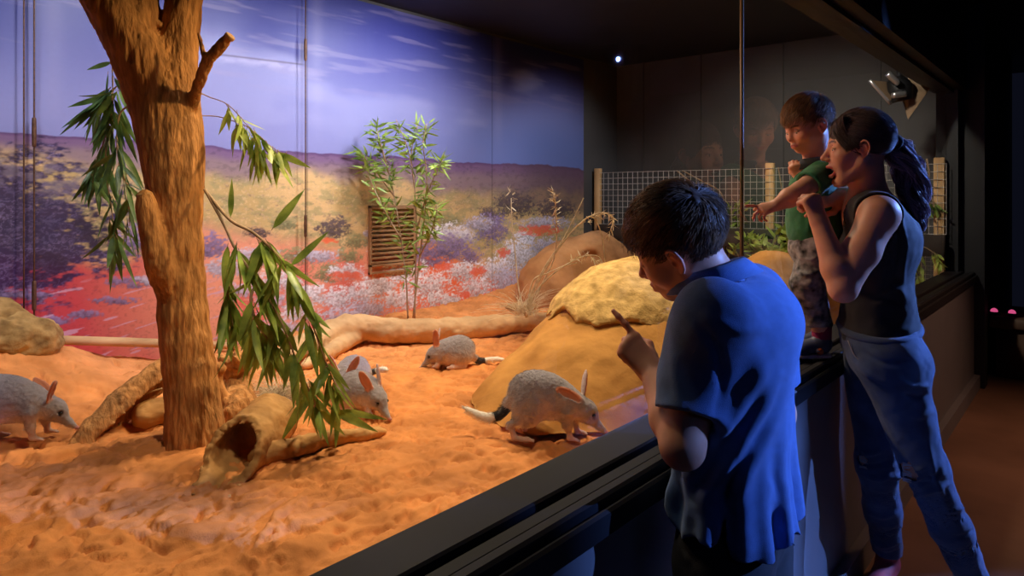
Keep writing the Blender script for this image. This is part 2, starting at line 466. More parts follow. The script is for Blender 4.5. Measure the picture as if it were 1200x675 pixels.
# ------------------------------------------------------------------ landscape mural on the back wall
def paint_mural():
    x0, x1, z0, z1 = -.9, 5.33, .30, 2.60
    nx, nz = 1650, 640
    xs = np.concatenate([np.linspace(x0, .6, 150, endpoint=False), np.linspace(.6, x1, nx - 150)])
    zs = np.linspace(z0, z1, nz)
    X, Z = np.meshgrid(xs, zs, indexing='ij')
    q = proj(np.stack([X, np.full_like(X, YB), Z], -1)); px, py = q[..., 0], q[..., 1]
    sc = 800 / q[..., 2]
    n1 = fbm(X * 3, Z * 3, seed=1); n2 = fbm(X * 14, Z * 30, seed=2); n3 = fbm(X * 40, Z * 60, seed=3, oct=3); n4 = fbm(X * 70, Z * 70, seed=4, oct=3)
    hy = 155 + .064 * px + 2 * fbm(X * 2, X * 0, seed=9) + 1.2 * fbm(X * 9, X * 0, seed=10)
    h = hy - py                          # px above horizon
    C = lambda *a: lin(*a)
    mixc = lambda A, B, t: A * (1 - t[..., None]) + B * t[..., None]
    z3 = np.zeros(X.shape + (3,))
    # sky: pale at the horizon, deep blue higher, darker to the right, thin cloud veils
    t = np.clip(h / 190, 0, 1)
    sky = mixc(z3 + C(160, 162, 222), z3 + C(66, 72, 160), sstep(.05, .85, t))
    sky = mixc(sky, z3 + C(106, 132, 205), .8 * sstep(420, 640, px) * (1 - sstep(.1, .5, t)))
    sky = mixc(sky, z3 + C(40, 48, 120), .75 * sstep(420, 650, px) * sstep(.25, .7, t))
    veil = sstep(.0, .7, fbm(X * 1.1, Z * 2.6, seed=21) + .45 - np.abs(px - 230) / 420) * sstep(.0, .2, t) * (1 - sstep(.55, .95, t))
    sky = mixc(sky, z3 + C(178, 180, 232), .55 * veil)
    strk = sstep(.25, .9, fbm(X * 2.2, Z * 22, seed=23)) * sstep(.25, .5, t)
    sky = mixc(sky, z3 + C(175, 165, 205), .32 * strk)
    w = np.exp(-((py - (66 + .11 * (px - 240))) / 5) ** 2) * sstep(235, 262, px) * (1 - sstep(345, 358, px))
    sky = mixc(sky, z3 + C(200, 198, 238), .6 * w * np.clip(.7 + n2, 0, 1))
    w = np.exp(-((py - (62 + .12 * (px - 240))) / 1.1) ** 2) * sstep(235, 250, px) * (1 - sstep(350, 360, px))
    sky = mixc(sky, z3 + C(90, 70, 90), .7 * w)
    sky = sky * .72
    # land: g = px below the horizon
    g = -h
    nA = fbm(X * 26, Z * 60, seed=5, oct=3); nB = fbm(X * 80, Z * 110, seed=6, oct=3)
    land = mixc(z3 + C(124, 96, 132), z3 + C(148, 124, 128), sstep(6, 20, g))
    land = mixc(land, land * .62, sstep(.1, .8, nA) * .6); land = mixc(land, z3 + C(84, 52, 104), (1 - sstep(0, 5, g)) * .75)
    plain = mixc(z3 + C(198, 168, 112), z3 + C(222, 184, 128), sstep(-.4, .6, n1))
    plain = mixc(plain, z3 + C(160, 152, 106), .65 * sstep(-.2, .6, n2)); plain = mixc(plain, z3 + C(112, 96, 84), .7 * sstep(.35, .9, nB * .7 + .6 * nA))
    plain = mixc(plain, z3 + C(238, 200, 150), .5 * sstep(.3, .8, nB))
    land = mixc(land, plain, sstep(20, 38, g + 9 * n1))
    land = mixc(land, z3 + C(92, 72, 84), .7 * sstep(480, 640, px + 40 * n1) * (1 - sstep(40, 62, g)))
    # peach and red earth nearer the foot
    red = mixc(z3 + C(238, 158, 126), z3 + C(226, 116, 100), sstep(-.3, .5, n1)); red = mixc(red, z3 + C(242, 116, 70), sstep(400, 520, px))
    red = mixc(red, z3 + C(196, 68, 76), 1 - sstep(60, 260, px)); red = mixc(red, red * .62, .5 * sstep(.2, .9, nB + .3 * nA)); red = mixc(red, z3 + C(246, 190, 150), .45 * sstep(.2, .8, nA) * sstep(220, 300, px))
    gr = 104 + .05 * (px - 300) + 16 * n1 + np.where(px < 230, 52 * (1 - sstep(100, 240, px)), 0)
    land = mixc(land, red, sstep(-16, 18, g - gr))
    # the dark mulga thicket at the left: fine pale twigs over shade
    bush = sstep(-.05, .5, (1 - ((px - 10) / 165) ** 2) - ((py - 272 + .1 * px) / 92) ** 2 + .40 * nA + .35 * n1)
    twl = sstep(.25, .0, np.abs(fbm(X * 34 + 1.5 * n2, Z * 26, seed=38, oct=3))) * .6 + .4 * sstep(.0, .8, nB)
    tw = mixc(z3 + C(44, 34, 76), z3 + C(132, 118, 164), np.clip(twl * (.45 + .5 * sstep(-.4, .6, n1)), 0, 1)); tw = mixc(tw, z3 + C(30, 20, 52), .7 * sstep(0, .6, fbm(X * 5, Z * 7, seed=37)))
    land = mixc(land, tw, bush * .95)
    land = mixc(land, z3 + C(134, 118, 132), .6 * (1 - sstep(60, 190, px)) * sstep(26, 34, g) * (1 - sstep(50, 75, g + 10 * n1)) * sstep(-.3, .3, n2))
    # shrubs: (px, py, rx, ry, colour), far to near
    W, G, Vt, Dk, Ol = C(240, 234, 240), C(204, 194, 210), C(142, 122, 162), C(92, 78, 84), C(150, 146, 104)
    S = [(392, 268, 20, 14, Dk), (330, 262, 18, 7, Ol), (300, 272, 14, 7, Dk), (604, 240, 26, 16, Dk), (575, 252, 18, 10, Dk), (650, 246, 26, 14, Dk), (520, 262, 30, 12, Ol), (350, 300, 26, 10, Ol),
         (418, 283, 20, 9, Ol), (440, 275, 14, 8, G), (408, 300, 16, 9, Ol), (385, 318, 22, 12, Ol), (455, 292, 22, 12, W), (500, 300, 36, 15, Vt), (530, 275, 36, 13, W), (524, 290, 28, 16, Vt), (575, 268, 22, 18, Vt),
         (560, 262, 18, 9, G), (548, 300, 16, 12, Vt), (640, 262, 30, 8, G), (615, 278, 14, 8, W), (608, 298, 26, 18, W), (580, 318, 24, 16, W), (596, 330, 26, 18, G), (640, 290, 20, 12, G), (556, 338, 22, 15, W),
         (540, 318, 22, 12, W), (475, 318, 26, 16, W), (500, 335, 30, 18, W), (520, 352, 28, 12, W), (445, 335, 24, 14, W), (470, 352, 26, 12, W), (420, 345, 24, 15, W), (395, 352, 22, 16, W), (430, 362, 30, 12, G),
         (398, 372, 26, 12, G), (365, 345, 20, 14, W), (350, 365, 26, 12, W), (300, 300, 26, 10, G), (262, 312, 24, 12, G), (280, 340, 20, 8, G), (245, 288, 22, 16, Vt), (325, 330, 26, 14, W), (340, 385, 22, 10, G), (372, 300, 24, 8, G), (318, 352, 20, 10, G), (405, 318, 20, 9, W),
         (60, 376, 26, 6, Vt), (98, 368, 20, 6, Vt), (150, 330, 26, 7, Vt), (30, 345, 40, 8, Vt), (170, 404, 18, 5, Vt), (160, 282, 26, 20, Vt), (200, 300, 30, 16, Vt), (185, 328, 24, 6, G), (130, 352, 30, 5, Vt)]
    for k, (a, b, rx, ry, c) in enumerate(S):
        rx, ry = rx * 1.12, ry * 1.12
        r2 = ((px - a) / rx) ** 2 + ((py - b) / ry) ** 2
        m = sstep(-.1, .9, 1.0 - r2 + .45 * nB + .40 * nA) * (r2 < 4)
        tex = np.clip(.74 + .26 * nB + .14 * n4 + .34 * (b - py) / ry, .35, 1.2)
        land = mixc(land, (z3 + c) * tex[..., None], .94 * m)
    for (a, b, rx, ry) in ((560, 318, 12, 6), (520, 312, 12, 5), (632, 270, 26, 7), (404, 322, 22, 6), (590, 295, 8, 7), (545, 345, 10, 5), (385, 282, 14, 4), (460, 372, 26, 4)):
        m = sstep(.0, .8, 1 - ((px - a) / rx) ** 2 - ((py - b) / ry) ** 2 + .6 * nA); land = mixc(land, z3 + C(240, 104, 66), .85 * m)
    # pale fallen sticks and tufts on the red ground
    stick = sstep(.55, .75, fbm((X + Z * 2.2) * 6, (Z - X * .22) * 60, seed=41, oct=2)) * sstep(320, 345, py) * (px < 330) * (px > 40)
    land = mixc(land, z3 + C(214, 170, 190), .7 * stick)
    col = mixc(sky, land, sstep(-.7, .7, g))
    # print seams and scuffs
    for sx in (.94, 2.36, 4.05):
        col = mixc(col, col * .55, np.exp(-((X - sx) / .006) ** 2))
        col = mixc(col, z3 + C(200, 195, 225), .10 * np.exp(-((X - sx - .07) / .05) ** 2) * sstep(0, .3, t))
    V = np.stack([X, np.full_like(X, YB - .004), Z], -1).reshape(-1, 3)
    id_ = np.arange(nx * nz).reshape(nx, nz)
    F = np.stack([id_[:-1, :-1], id_[1:, :-1], id_[1:, 1:], id_[:-1, 1:]], -1).reshape(-1, 4)
    # close the panel: rim and back
    lo, hi = np.array([x0, YB - .004, z0]), np.array([x1, YB, z1])
    bV = np.array([[lo[0], hi[1], lo[2]], [hi[0], hi[1], lo[2]], [hi[0], hi[1], hi[2]], [lo[0], hi[1], hi[2]]]); n = len(V)
    c4 = [id_[0, 0], id_[-1, 0], id_[-1, -1], id_[0, -1]]
    F2 = [(n + i, n + (i + 1) % 4, c4[(i + 1) % 4], c4[i]) for i in range(4)] + [(n + 3, n + 2, n + 1, n)]
    return np.concatenate([V, bV]), np.concatenate([F, np.array(F2)]), np.concatenate([col.reshape(-1, 3), np.full((4, 3), .2)])
tag(part('landscape_mural', paint_mural(), mat('mural_print', attr=True, rough=.42, vary=.06, scale=60, bump=.06, bscale=9, spec=.35)),
    'wide printed outback landscape mural covering the back wall behind the tree', 'mural')
# thin steel wires with turnbuckles in front of the mural
M_rust = mat('rusty_wire', (.13, .06, .03), .5, .4, 60, .2, metal=.4)
for i, (px, zlo, bucks, lab) in enumerate(((40, .72, (1.60, .86), 'thin rusty wire with two turnbuckles hanging over the dark mural thicket at far left'),
                                     (28, .72, (), 'thin plain wire beside the turnbuckle wire at the far left of the mural'),
                                     (358, .55, (2.2, 1.13), 'thin rusty wire hanging before the mural between tree and vent'))):
    p = PY(px, 230, YB - .05); g = thing('hanging_wire', (p[0], p[1], zlo), lab, 'wire')
    part('wire', tube([(p[0], p[1], zlo), (p[0], p[1], 2.62)], .0035, 6), M_rust, g)
    for z in bucks: part('turnbuckle', tube([(p[0], p[1], z - .065), (p[0], p[1], z - .055), (p[0], p[1], z + .055), (p[0], p[1], z + .065)], [.004, .009, .009, .004], 8, 12), M_rust, g)

# ------------------------------------------------------------------ sand
def sand_h(x, y):
    x = np.asarray(x, float); y = np.asarray(y, float)
    z = .45 + .012 * fbm(x * 1.6, y * 1.6, seed=51)
    z = z + .30 * np.exp(-((x - .66) / .50) ** 2 - ((y - 3.55) / .42) ** 2) + .10 * np.exp(-((x + .1) / .5) ** 2 - ((y - 3.0) / .35) ** 2)
    z = z + .05 * sstep(3.2, 3.7, y) * sstep(1.6, 2.6, x)
    z = z + .20 * sstep(3.2, 4.9, x) * (1 - .45 * sstep(1.8, 3.4, y))
    z = z + .06 * sstep(1.05, .85, y) * sstep(2.0, 2.6, x)
    return z
def sand_mesh():
    nx, ny = 860, 430
    xs = -.9 + (XE + .31 + .9) * np.linspace(0, 1, nx); ys = np.linspace(YG + .03, YB - .005, ny)
    X, Y = np.meshgrid(xs, ys, indexing='ij')
    Z = sand_h(X, Y)
    a = fbm(X * 9, Y * 9, seed=61, oct=3); b = fbm(X * 17 + 2 * a, Y * 17, seed=62, oct=3)
    c = fbm(X * 24 + a, Y * 30, seed=66, oct=2)
    Z = Z - .016 * sstep(.0, .7, b) + .006 * a - .007 * sstep(.1, .6, c) + .0026 * fbm(X * 60, Y * 60, seed=63, oct=2) - .010 * sstep(.25, .7, fbm(X * 7, Y * 10, seed=65, oct=2))
    V = np.stack([X, Y, Z], -1).reshape(-1, 3); id_ = np.arange(nx * ny).reshape(nx, ny)
    F = np.stack([id_[:-1, :-1], id_[1:, :-1], id_[1:, 1:], id_[:-1, 1:]], -1).reshape(-1, 4)
    return V, F
M_sand = mat('red_sand', (.57, .215, .064), .9, .16, 7, .35, 260, base2=(.72, .285, .088), spec=.2)
o = part('sand', sand_mesh(), M_sand); tag(o, 'rippled orange desert sand covering the enclosure floor', 'sand', kind='stuff')

def ground(px, py):
    """point of the sand seen at a pixel"""
    d = 2.5
    for _ in range(30):
        p = P(px, py, d); z = sand_h(p[0], p[1]); d = .5 * d + .5 * (CAM_H - z) / max((py - CY) / FPX, .02)
    return P(px, py, d), d

# ------------------------------------------------------------------ lights
def spot(loc, to, power, col, angle=70, blend=.6, size=.06):
    l = bpy.data.lights.new('spot', 'SPOT'); l.energy = power; l.color = col; l.spot_size = math.radians(angle); l.spot_blend = blend; l.shadow_soft_size = size
    o = bpy.data.objects.new('spot_light', l); COL.objects.link(o); o.location = loc
    o.rotation_euler = (Vector(to) - Vector(loc)).to_track_quat('-Z', 'Y').to_euler(); return o
def area(loc, to, power, col, sx, sy):
    l = bpy.data.lights.new('area', 'AREA'); l.energy = power; l.color = col; l.shape = 'RECTANGLE'; l.size = sx; l.size_y = sy
    o = bpy.data.objects.new('area_light', l); COL.objects.link(o); o.location = loc
    o.rotation_euler = (Vector(to) - Vector(loc)).to_track_quat('-Z', 'Y').to_euler(); return o
WARM = (1, .78, .54); COOL = (.97, .92, 1.0)
spot((2.7, 1.9, 2.56), (2.4, 1.7, .45), 135, WARM, 95, .8)
spot((1.9, 2.3, 2.56), (1.5, 1.9, .45), 105, WARM, 90, .8)
spot((3.5, 2.5, 2.56), (3.3, 2.6, .5), 95, WARM, 85, .8)
spot((3.1, 1.5, 2.56), (3.0, 1.3, .9), 40, WARM, 60, .8)
spot((3.6, 1.3, 2.58), (5.45, 1.75, 1.25), 150, (1, .88, .74), 75, .8)
spot((1.0, 1.3, 2.56), (.9, 1.7, .45), 60, WARM, 85, .8)
for x, w in ((.25, 75), (1.35, 85), (2.2, 100), (3.0, 150)):
    spot((x, 2.58, 2.57), (x + .05, YB, 1.55), w, COOL, 112, .9, .15)
spot((4.1, 1.75, 2.57), (4.9, YB, 1.25), 120, COOL, 60, .8, .1)
BLUE = (.15, .31, 1.0)
# two blue stage lamps over the corridor; added unseen doors keep each beam on the visitors
def azdir(deg): a = math.radians(deg); return np.array([-math.cos(a), math.sin(a), 0])
def stage_lamp(LP, to, watt, cone, blockers, label):
    LP = np.array(LP); ld = nrm(np.array(to) - LP)
    spot(LP, to, watt, BLUE, cone, .6, .012)
    g = thing('stage_lamp', tuple(LP - ld * .12), label, 'stage lamp')
    part('housing', tube([LP - ld * .26, LP - ld * .24, LP - ld * .02, LP + ld * .03], [.03, .07, .07, .075], 16, cap=False), M_black, g)
    part('back_plate', tube([LP - ld * .262, LP - ld * .25], [.05, .06], 16), M_black, g)
    part('hanger', tube([LP - ld * .12 + UP * .03, [*(LP - ld * .12)[:2], 2.62]], .012, 8), M_black, g)
    for a0, a1, *bot in blockers:
        zb = LP[2] - (bot[0] if bot else .43)
        A, Bq = LP + azdir(a0) * .40, LP + azdir(a1) * .40
        n_ = nrm(np.cross(Bq - A, UP)) * .004; q4 = np.array([[*A[:2], zb], [*Bq[:2], zb], [*Bq[:2], 2.60], [*A[:2], 2.60]])
        part('beam_blocker', (np.concatenate([q4 - n_, q4 + n_]), [(3, 2, 1, 0), (4, 5, 6, 7), (0, 1, 5, 4), (1, 2, 6, 5), (2, 3, 7, 6), (3, 0, 4, 7)]), M_black, g, smooth=False)
stage_lamp((5.3, -1.7, 2.55), (1.7, .55, .92), 1700, 44, ((38.9, 50), (57, 75), (2, 31.8)), 'black stage lamp with added beam doors hanging over the far end of the corridor')
stage_lamp((3.4, -2.9, 2.5), (1.75, .55, .88), 1700, 44, ((62.8, 69.2, .185), (69.2, 100), (30, 55.7)), 'black stage lamp with added beam doors hanging by the right corridor wall')
area((.5, -2.4, 2.4), (1.5, .6, .8), 2.0, BLUE, .6, .6)  # added soft blue fill for the shaded sides, no fixture
spot((1.1, 2.4, 2.45), (1.22, .6, 1.25), 20, (1, .62, .36), 46, .8)
spot((1.45, 2.3, 2.56), (2.25, .6, 1.5), 82, (1, .64, .40), 50, .8)
spot((2.0, 1.3, 2.56), (1.02, 2.4, 1.35), 100, (1, .66, .32), 46, .7)
spot((4.4, -.9, 2.58), (4.0, .2, 0), 125, (1, .5, .3), 80, .9, .15)
w = bpy.data.worlds.new('World'); SC.world = w; w.use_nodes = True
w.node_tree.nodes['Background'].inputs[0].default_value = (.012, .014, .03, 1); w.node_tree.nodes['Background'].inputs[1].default_value = .25
cam = bpy.data.cameras.new('camera'); cam.sensor_width = 36; cam.lens = 24; cam.shift_y = -(337.5 - 230) / 1200; cam.clip_start = .02
co = bpy.data.objects.new('camera', cam); COL.objects.link(co); co.location = CAM; co.rotation_euler = (math.pi / 2, 0, math.radians(40.8 - 90)); SC.camera = co
SC.view_settings.view_transform = 'Standard'; SC.view_settings.look = 'None'; SC.view_settings.gamma = 1; SC.view_settings.exposure = 0
SC.view_settings.use_curve_mapping = False
SC.cycles.use_denoising = True; SC.cycles.max_bounces = 8; SC.cycles.transparent_max_bounces = 16; SC.cycles.caustics_reflective = False
# ================================================================== TREE
def displace(V, F, fn, amp):
    N = vnormals(V, F); return V + N * (amp * fn(V))[:, None]
M_bark = mat('furrowed_bark', (.36, .165, .055), .85, .2, 40, 1.0, 70, (1, 1, .22), base2=(.60, .29, .10), spec=.2, bdist=.012)
M_pale = mat('weathered_pale_wood', (.52, .29, .12), .75, .18, 10, .45, 80, (.35, .35, 1), base2=(.64, .39, .18), spec=.25)
M_wood = mat('brown_dead_wood', (.42, .205, .066), .8, .28, 12, .6, 70, (.4, .4, 1), base2=(.64, .35, .125), spec=.2)
M_leaf = mat('gum_leaf', (.14, .28, .045), .40, .35, 14, .1, 60, base2=(.38, .50, .10), trans=.25)
M_leafd = mat('dark_gum_leaf', (.05, .13, .04), .4, .35, 14, .1, 60, base2=(.17, .30, .07), trans=.2)
M_leafy = mat('young_yellow_green_leaf', (.22, .38, .05), .45, .3, 14, .1, 60, base2=(.50, .60, .13), trans=.28)
M_twig = mat('twig_bark', (.40, .26, .15), .7, .25, 30, .3, 120)

td = 2.39; R = lambda w, d=td: w / 2 / 800 * d * .88
base, bd = ground(230, 520)
T = Ops()
T.arc([P(231, 545, td), P(228, 500, td), P(222, 430, td), P(213, 350, td), P(207, 250, td), P(204, 185, td), P(199, 130, td)], [R(76), R(68), R(62), R(60), R(60), R(62), R(40)], .03, n=16)
T.arc([P(207, 240, td), P(196, 165, td), P(181, 110, td), P(160, 60, td - .03), P(128, 5, td - .06), P(90, -60, td - .1)], [R(34), R(54), R(54), R(50), R(46), R(44)], .06, n=16)
T.arc([P(208, 240, td), P(206, 170, td), P(207, 110, td + .02), P(210, 60, td + .05), P(216, 0, td + .08), P(226, -70, td + .12)], [R(34), R(50), R(42), R(38), R(38), R(36)], .05, n=16)
T.arc([P(150, 40, td - .03), P(165, 10, td), P(164, -60, td + .05)], [R(36), R(34), R(30)], .03)
T.arc([P(222, 130, td), P(232, 100, td - .05), P(244, 72, td - .08), P(268, 44, td - .1)], [R(15), R(14), R(14), R(13)], .015)
T.arc([P(242, 72, td - .08), P(237, 55, td - .07), P(233, 38, td - .06)], [R(9), R(7), R(5)], .01)
T.arc([P(204, 32, td + .05), P(192, 33, td + .02), P(184, 25, td)], [R(12), R(7), R(4)], .01)
T.arc([P(198, 335, td - .05), P(186, 305, td - .10), P(176, 266, td - .12), P(170, 231, td - .13)], [R(34), R(31), R(25), R(20)], .02)
fl = Field((base[0] - .75, base[1] - .4, .43), (base[0] + .6, base[1] + .45, 2.61), .0058).run(T)
V, F = fl.mesh(1)
V = displace(V, F, lambda v: .7 * fbm(v[:, 0] * 12, v[:, 1] * 12, v[:, 2] * 5, seed=71, oct=3) - 1.2 * np.abs(fbm(v[:, 0] * 62, v[:, 1] * 62, v[:, 2] * 13, seed=72, oct=3)), .0050)
tree = thing('forked_tree', (base[0], base[1], base[2]), 'thick orange-lit forked gum tree trunk with sawn stub limbs, rising from the sand', 'tree')
part('trunk', (V, F), M_bark, tree)
cut = lambda p, ax, r: tube([p - ax * .012, p, p + ax * .003], [r, r * 1.02, r * .8], 14, 6)
ax = nrm(P(268, 44, td - .1) - P(244, 72, td - .08)); part('sawn_end', cut(P(270, 42, td - .1), ax, R(13)), M_pale, tree)
ax = nrm(P(169, 231, td - .07) - P(175, 262, td - .06)); part('sawn_end', cut(P(169, 227, td - .13), ax, R(19)), M_pale, tree)

def spray(name, label, stems, nleaf, L, W, m, group=None, hang=.9, seed=1, t0=.25, extra=(), cat='branch', rad=.006, spread=.7, curl=.25, stem_m=None):
    """stems: lists of world points; leaves droop from their outer length"""
    r = np.random.default_rng(seed)
    o = stems[0][0]; g = thing(name, tuple(o), label, cat, group)
    geo = [tube(s, list(np.linspace(rad, rad * .35, len(s))), 6) for s in stems]
    B, D, Nn = [], [], []
    for s in stems:
        p = spline(s, 40); n = int(round(nleaf * len(s) / sum(len(x) for x in stems)))
        i = (r.uniform(t0, 1, n) ** .8 * 39).astype(int); tan = nrm(np.gradient(p, axis=0))[i]
        B.append(p[i] + r.normal(0, .008, (n, 3)))
        D.append(nrm(tan * .45 + r.normal(0, spread, (n, 3)) * np.array([1, 1, .6]) + np.array([0, 0, -hang])))
        Nn.append(r.normal(0, 1, (n, 3)))
    for b, dd in extra: B.append(np.array([b])); D.append(np.array([dd])); Nn.append(np.array([CAM - b]) + r.normal(0, .3, (1, 3)))
    B, D, Nn = map(np.concatenate, (B, D, Nn)); n = len(B)
    ll = L * r.uniform(.55, 1.15, n)
    # short petioles so that no blade floats
    pet = np.stack([B, B + D * .012], 1)
    part('twigs', merge(*geo, (lambda g: (g[0], g[1].tolist()))(tubes(pet, np.full((n, 2), .0012), 4))), stem_m or M_twig, g)
    part('leaves', leaves(B + D * .01, D, Nn, ll, W * (ll / L) ** .5 * r.uniform(.8, 1.2, n), 8, r.uniform(-curl, curl, n)), m, g)
    return g

d = 2.22
spray('gum_branch', 'large drooping gum branch with long green leaves, right of the trunk down to the sand',
      [[P(240, 222, 2.34), P(262, 262, 2.26), P(276, 292, d), P(302, 330, d), P(330, 378, d - .03), P(350, 430, d - .02), P(372, 478, d + .05)],
       [P(241, 224, 2.34), P(270, 258, 2.25), P(300, 275, d), P(335, 312, d), P(362, 370, d + .02), P(384, 430, d + .04), P(402, 470, d + .1)],
       [P(276, 292, d), P(268, 325, d + .03), P(268, 355, d + .05), P(274, 385, d + .05)],
       [P(302, 330, d), P(294, 350, d - .03), P(302, 380, d - .03), P(322, 408, d)]],
      190, .168, .0145, M_leaf, seed=5, t0=.22, hang=1.0, spread=.55, group=None,
      extra=[(P(395, 480, d + .1), nrm(P(455, 492, d + .05) - P(395, 480, d))), (P(385, 478, d + .1), nrm(P(430, 500, d) - P(385, 478, d))), (P(372, 478, d + .05), nrm(P(400, 506, d) - P(372, 478, d))),
             (P(338, 314, d), nrm(P(362, 292, d) - P(338, 314, d))), (P(318, 270, 2.25), nrm(P(334, 250, 2.25) - P(318, 270, 2.25))), (P(270, 258, 2.25), nrm(P(271, 232, 2.25) - P(270, 258, 2.25)))])
d = 2.46
spray('gum_branch', 'leafy gum sprig on the right side of the trunk, above the drooping branch',
      [[P(228, 106, 2.42), P(246, 114, d), P(266, 122, d), P(284, 140, d), P(298, 160, d), P(304, 180, d)], [P(225, 136, 2.42), P(250, 136, d), P(268, 140, d), P(292, 150, d), P(318, 172, d - .02), P(332, 180, d - .02)]],
      60, .13, .012, M_leafy, seed=9, t0=.35, hang=1.1, spread=.5, rad=.0025)
d = 2.56
spray('gum_branch', 'dark leafy gum branch hanging behind the left side of the trunk',
      [[P(160, 50, 2.52), P(134, 70, d), P(132, 110, d), P(126, 150, d), P(124, 200, d), P(132, 255, d), P(134, 285, d)], [P(158, 120, 2.52), P(140, 135, d), P(138, 180, d - .03), P(150, 225, d - .03), P(152, 265, d - .03)],
       [P(160, 90, 2.52), P(142, 98, d), P(128, 108, d), P(112, 122, d)], [P(126, 150, d), P(116, 185, d + .04), P(108, 215, d + .04)]],
      105, .19, .0125, M_leafd, seed=12, t0=.18, hang=1.0, spread=.6, rad=.004,
      extra=[(P(128, 112, d), nrm(P(92, 116, d) - P(128, 106, d))), (P(134, 72, d), nrm(P(100, 80, d) - P(134, 70, d))), (P(150, 130, d - .05), nrm(P(166, 152, d) - P(146, 150, d)))])

# ================================================================== LOGS AND STUMPS
def sdf_thing(name, label, cat, ops, h, m, noise=None, amp=.004, fn=None, minus=None, smooth=1, parent=None, group=None, pad=.08):
    lo = np.full(3, 1e9); hi = -lo
    for k, a, b, ra, rb, kk, M, sub in ops:
        if sub: continue
        S = 1 if M is None else np.linalg.norm(M[:3, 0])
        pts = np.stack([a, b]) if k == 'cap' else a[None]; e = (max(ra, rb) if k == 'cap' else b.max()) * S
        if M is not None: pts = xf(M, pts)
        lo = np.minimum(lo, pts.min(0) - e); hi = np.maximum(hi, pts.max(0) + e)
    f = Field(lo - 2 * h - .02, hi + 2 * h + .02, h).run(ops, pad=pad)
    if minus: f.minus(minus, 0)
    if fn: f.cut(fn)
    V, F = f.mesh(smooth)
    if noise: V = displace(V, F, noise, amp)
    o = part(name, (V, F), m, parent)
    if parent is None: tag(o, label, cat, group)
    return o
nz = lambda s, sd=81, o=4: (lambda v: fbm(v[:, 0] * s, v[:, 1] * s, v[:, 2] * s, seed=sd, oct=o))
gp = lambda px, py, r=0, sink=.3: ground(px, py)[0] + np.array([0, 0, r * (1 - sink)])
# hollow log, mouth towards the visitor
a0, d0 = ground(238, 578); b0, d1 = ground(318, 512)
a = a0 + [0, 0, .035]; b = b0 + [0, 0, .06]
axl = nrm(b - a); side = nrm(np.cross(axl, UP)); upl = np.cross(side, axl)
ops = Ops().cap(a - axl * .02, b, .088, .092)
mid = a + axl * .235
def logcut(X):
    # ragged oblique mouth: the upper half breaks off well behind the lower lip
    q = X - a.astype(np.float32); t = q @ axl; v = q @ upl; s = q @ side
    r = .022 * vnoise(X[..., 0] * 34, X[..., 1] * 34, X[..., 2] * 34, seed=5) + .012 * vnoise(X[..., 0] * 90, X[..., 1] * 90, X[..., 2] * 90, seed=6)
    front = np.where(v > -.045, .11 + (v + .045) * 1.15, .02) + 0 * s
    back = np.linalg.norm(b - a) + .03
    return np.maximum(front + r - t, t - back + r * .4).astype(np.float32)
sdf_thing('hollow_log', 'short hollow log with ragged open mouth in front of the trunk', 'log', ops, .0055, M_wood, nz(30, 82), .005, logcut,
          Ops().cap(a - axl * .3 + upl * .012, b - axl * .03, .068, .068))
# dead branch lying right of the hollow log
p = [gp(305, 541, .03), gp(345, 531, .03), gp(390, 521, .026), gp(430, 513, .02), gp(450, 508, .012)]
sdf_thing('dead_branch', 'short dead branch lying on the sand right of the hollow log', 'branch', Ops().arc(p, [.034, .03, .027, .021, .012]), .005, M_wood, nz(28, 83), .005)
# the long pale log
pts = [gp(330, 432, .06, .1), gp(368, 415, .07, 0), gp(410, 404, .085, -.2), gp(470, 402, .08, .1), gp(540, 397, .075, .2), gp(610, 388, .068, .3), gp(655, 382, .055, .3)]
ops = Ops().arc(pts, [.05, .066, .072, .072, .066, .058, .045], n=20)
ops.arc([gp(428, 400, .07, 0), gp(400, 412, .05), gp(375, 424, .035), gp(356, 432, .02)], [.05, .04, .03, .018], .02)
sdf_thing('fallen_log', 'long smooth pale log lying across the sand behind the bilbies', 'log', ops, .008, M_pale, nz(14, 84), .008)
# strip of bark and stump at the left of the trunk
q0, q1 = ground(112, 510)[0], ground(196, 486)[0]
ops = Ops().ell([0, 0, 0], [.30, .055, .085], M=frame((q0 + q1) / 2 + [0, 0, .075], q1 - q0 + [0, 0, .17], UP))
sdf_thing('bark_slab', 'dark curved slab of bark leaning on the sand left of the trunk', 'bark', ops, .006, M_bark, nz(24, 85), .006, None,
          Ops().ell([0, -.03, -.05], [.29, .06, .08], M=frame((q0 + q1) / 2 + [0, 0, .075], q1 - q0 + [0, 0, .17], UP)))
sdf_thing('wood_block', 'smooth grey-brown block of wood half hidden behind the trunk foot at left', 'log', Ops().cap(gp(172, 496, .05), gp(208, 490, .05), .052, .055), .007, M_wood, nz(22, 86), .006)
sdf_thing('tree_stump', 'broken upright stump in the shade behind the trunk, left of the dry tuft', 'stump',
          Ops().arc([gp(278, 492, .02), gp(276, 470, .0) * [1, 1, 0] + [0, 0, .53], gp(276, 478, 0) * [1, 1, 0] + [0, 0, .68]], [.07, .06, .05], .02).cap(gp(262, 490, .02), gp(262, 490, 0) + [-.02, 0, .22], .02, .014), .006, M_bark, nz(26, 87), .012,
          lambda X: (X[..., 2] - .655 - .05 * vnoise(X[..., 0] * 25, X[..., 1] * 25, seed=7)).astype(np.float32))
# slender pole along the foot of the mural
p0, p1 = PY(72, 409, 3.60), PY(276, 386, 3.62)
p0[2] = max(p0[2], sand_h(p0[0], p0[1]) + .02); p1[2] = max(.48, sand_h(p1[0], p1[1]) + .02)
tag(part('slender_pole', tube([p0, .5 * (p0 + p1), p1], [.021, .023, .019], 10), M_pale), 'slender pale pole lying along the foot of the mural behind the trunk', 'pole')

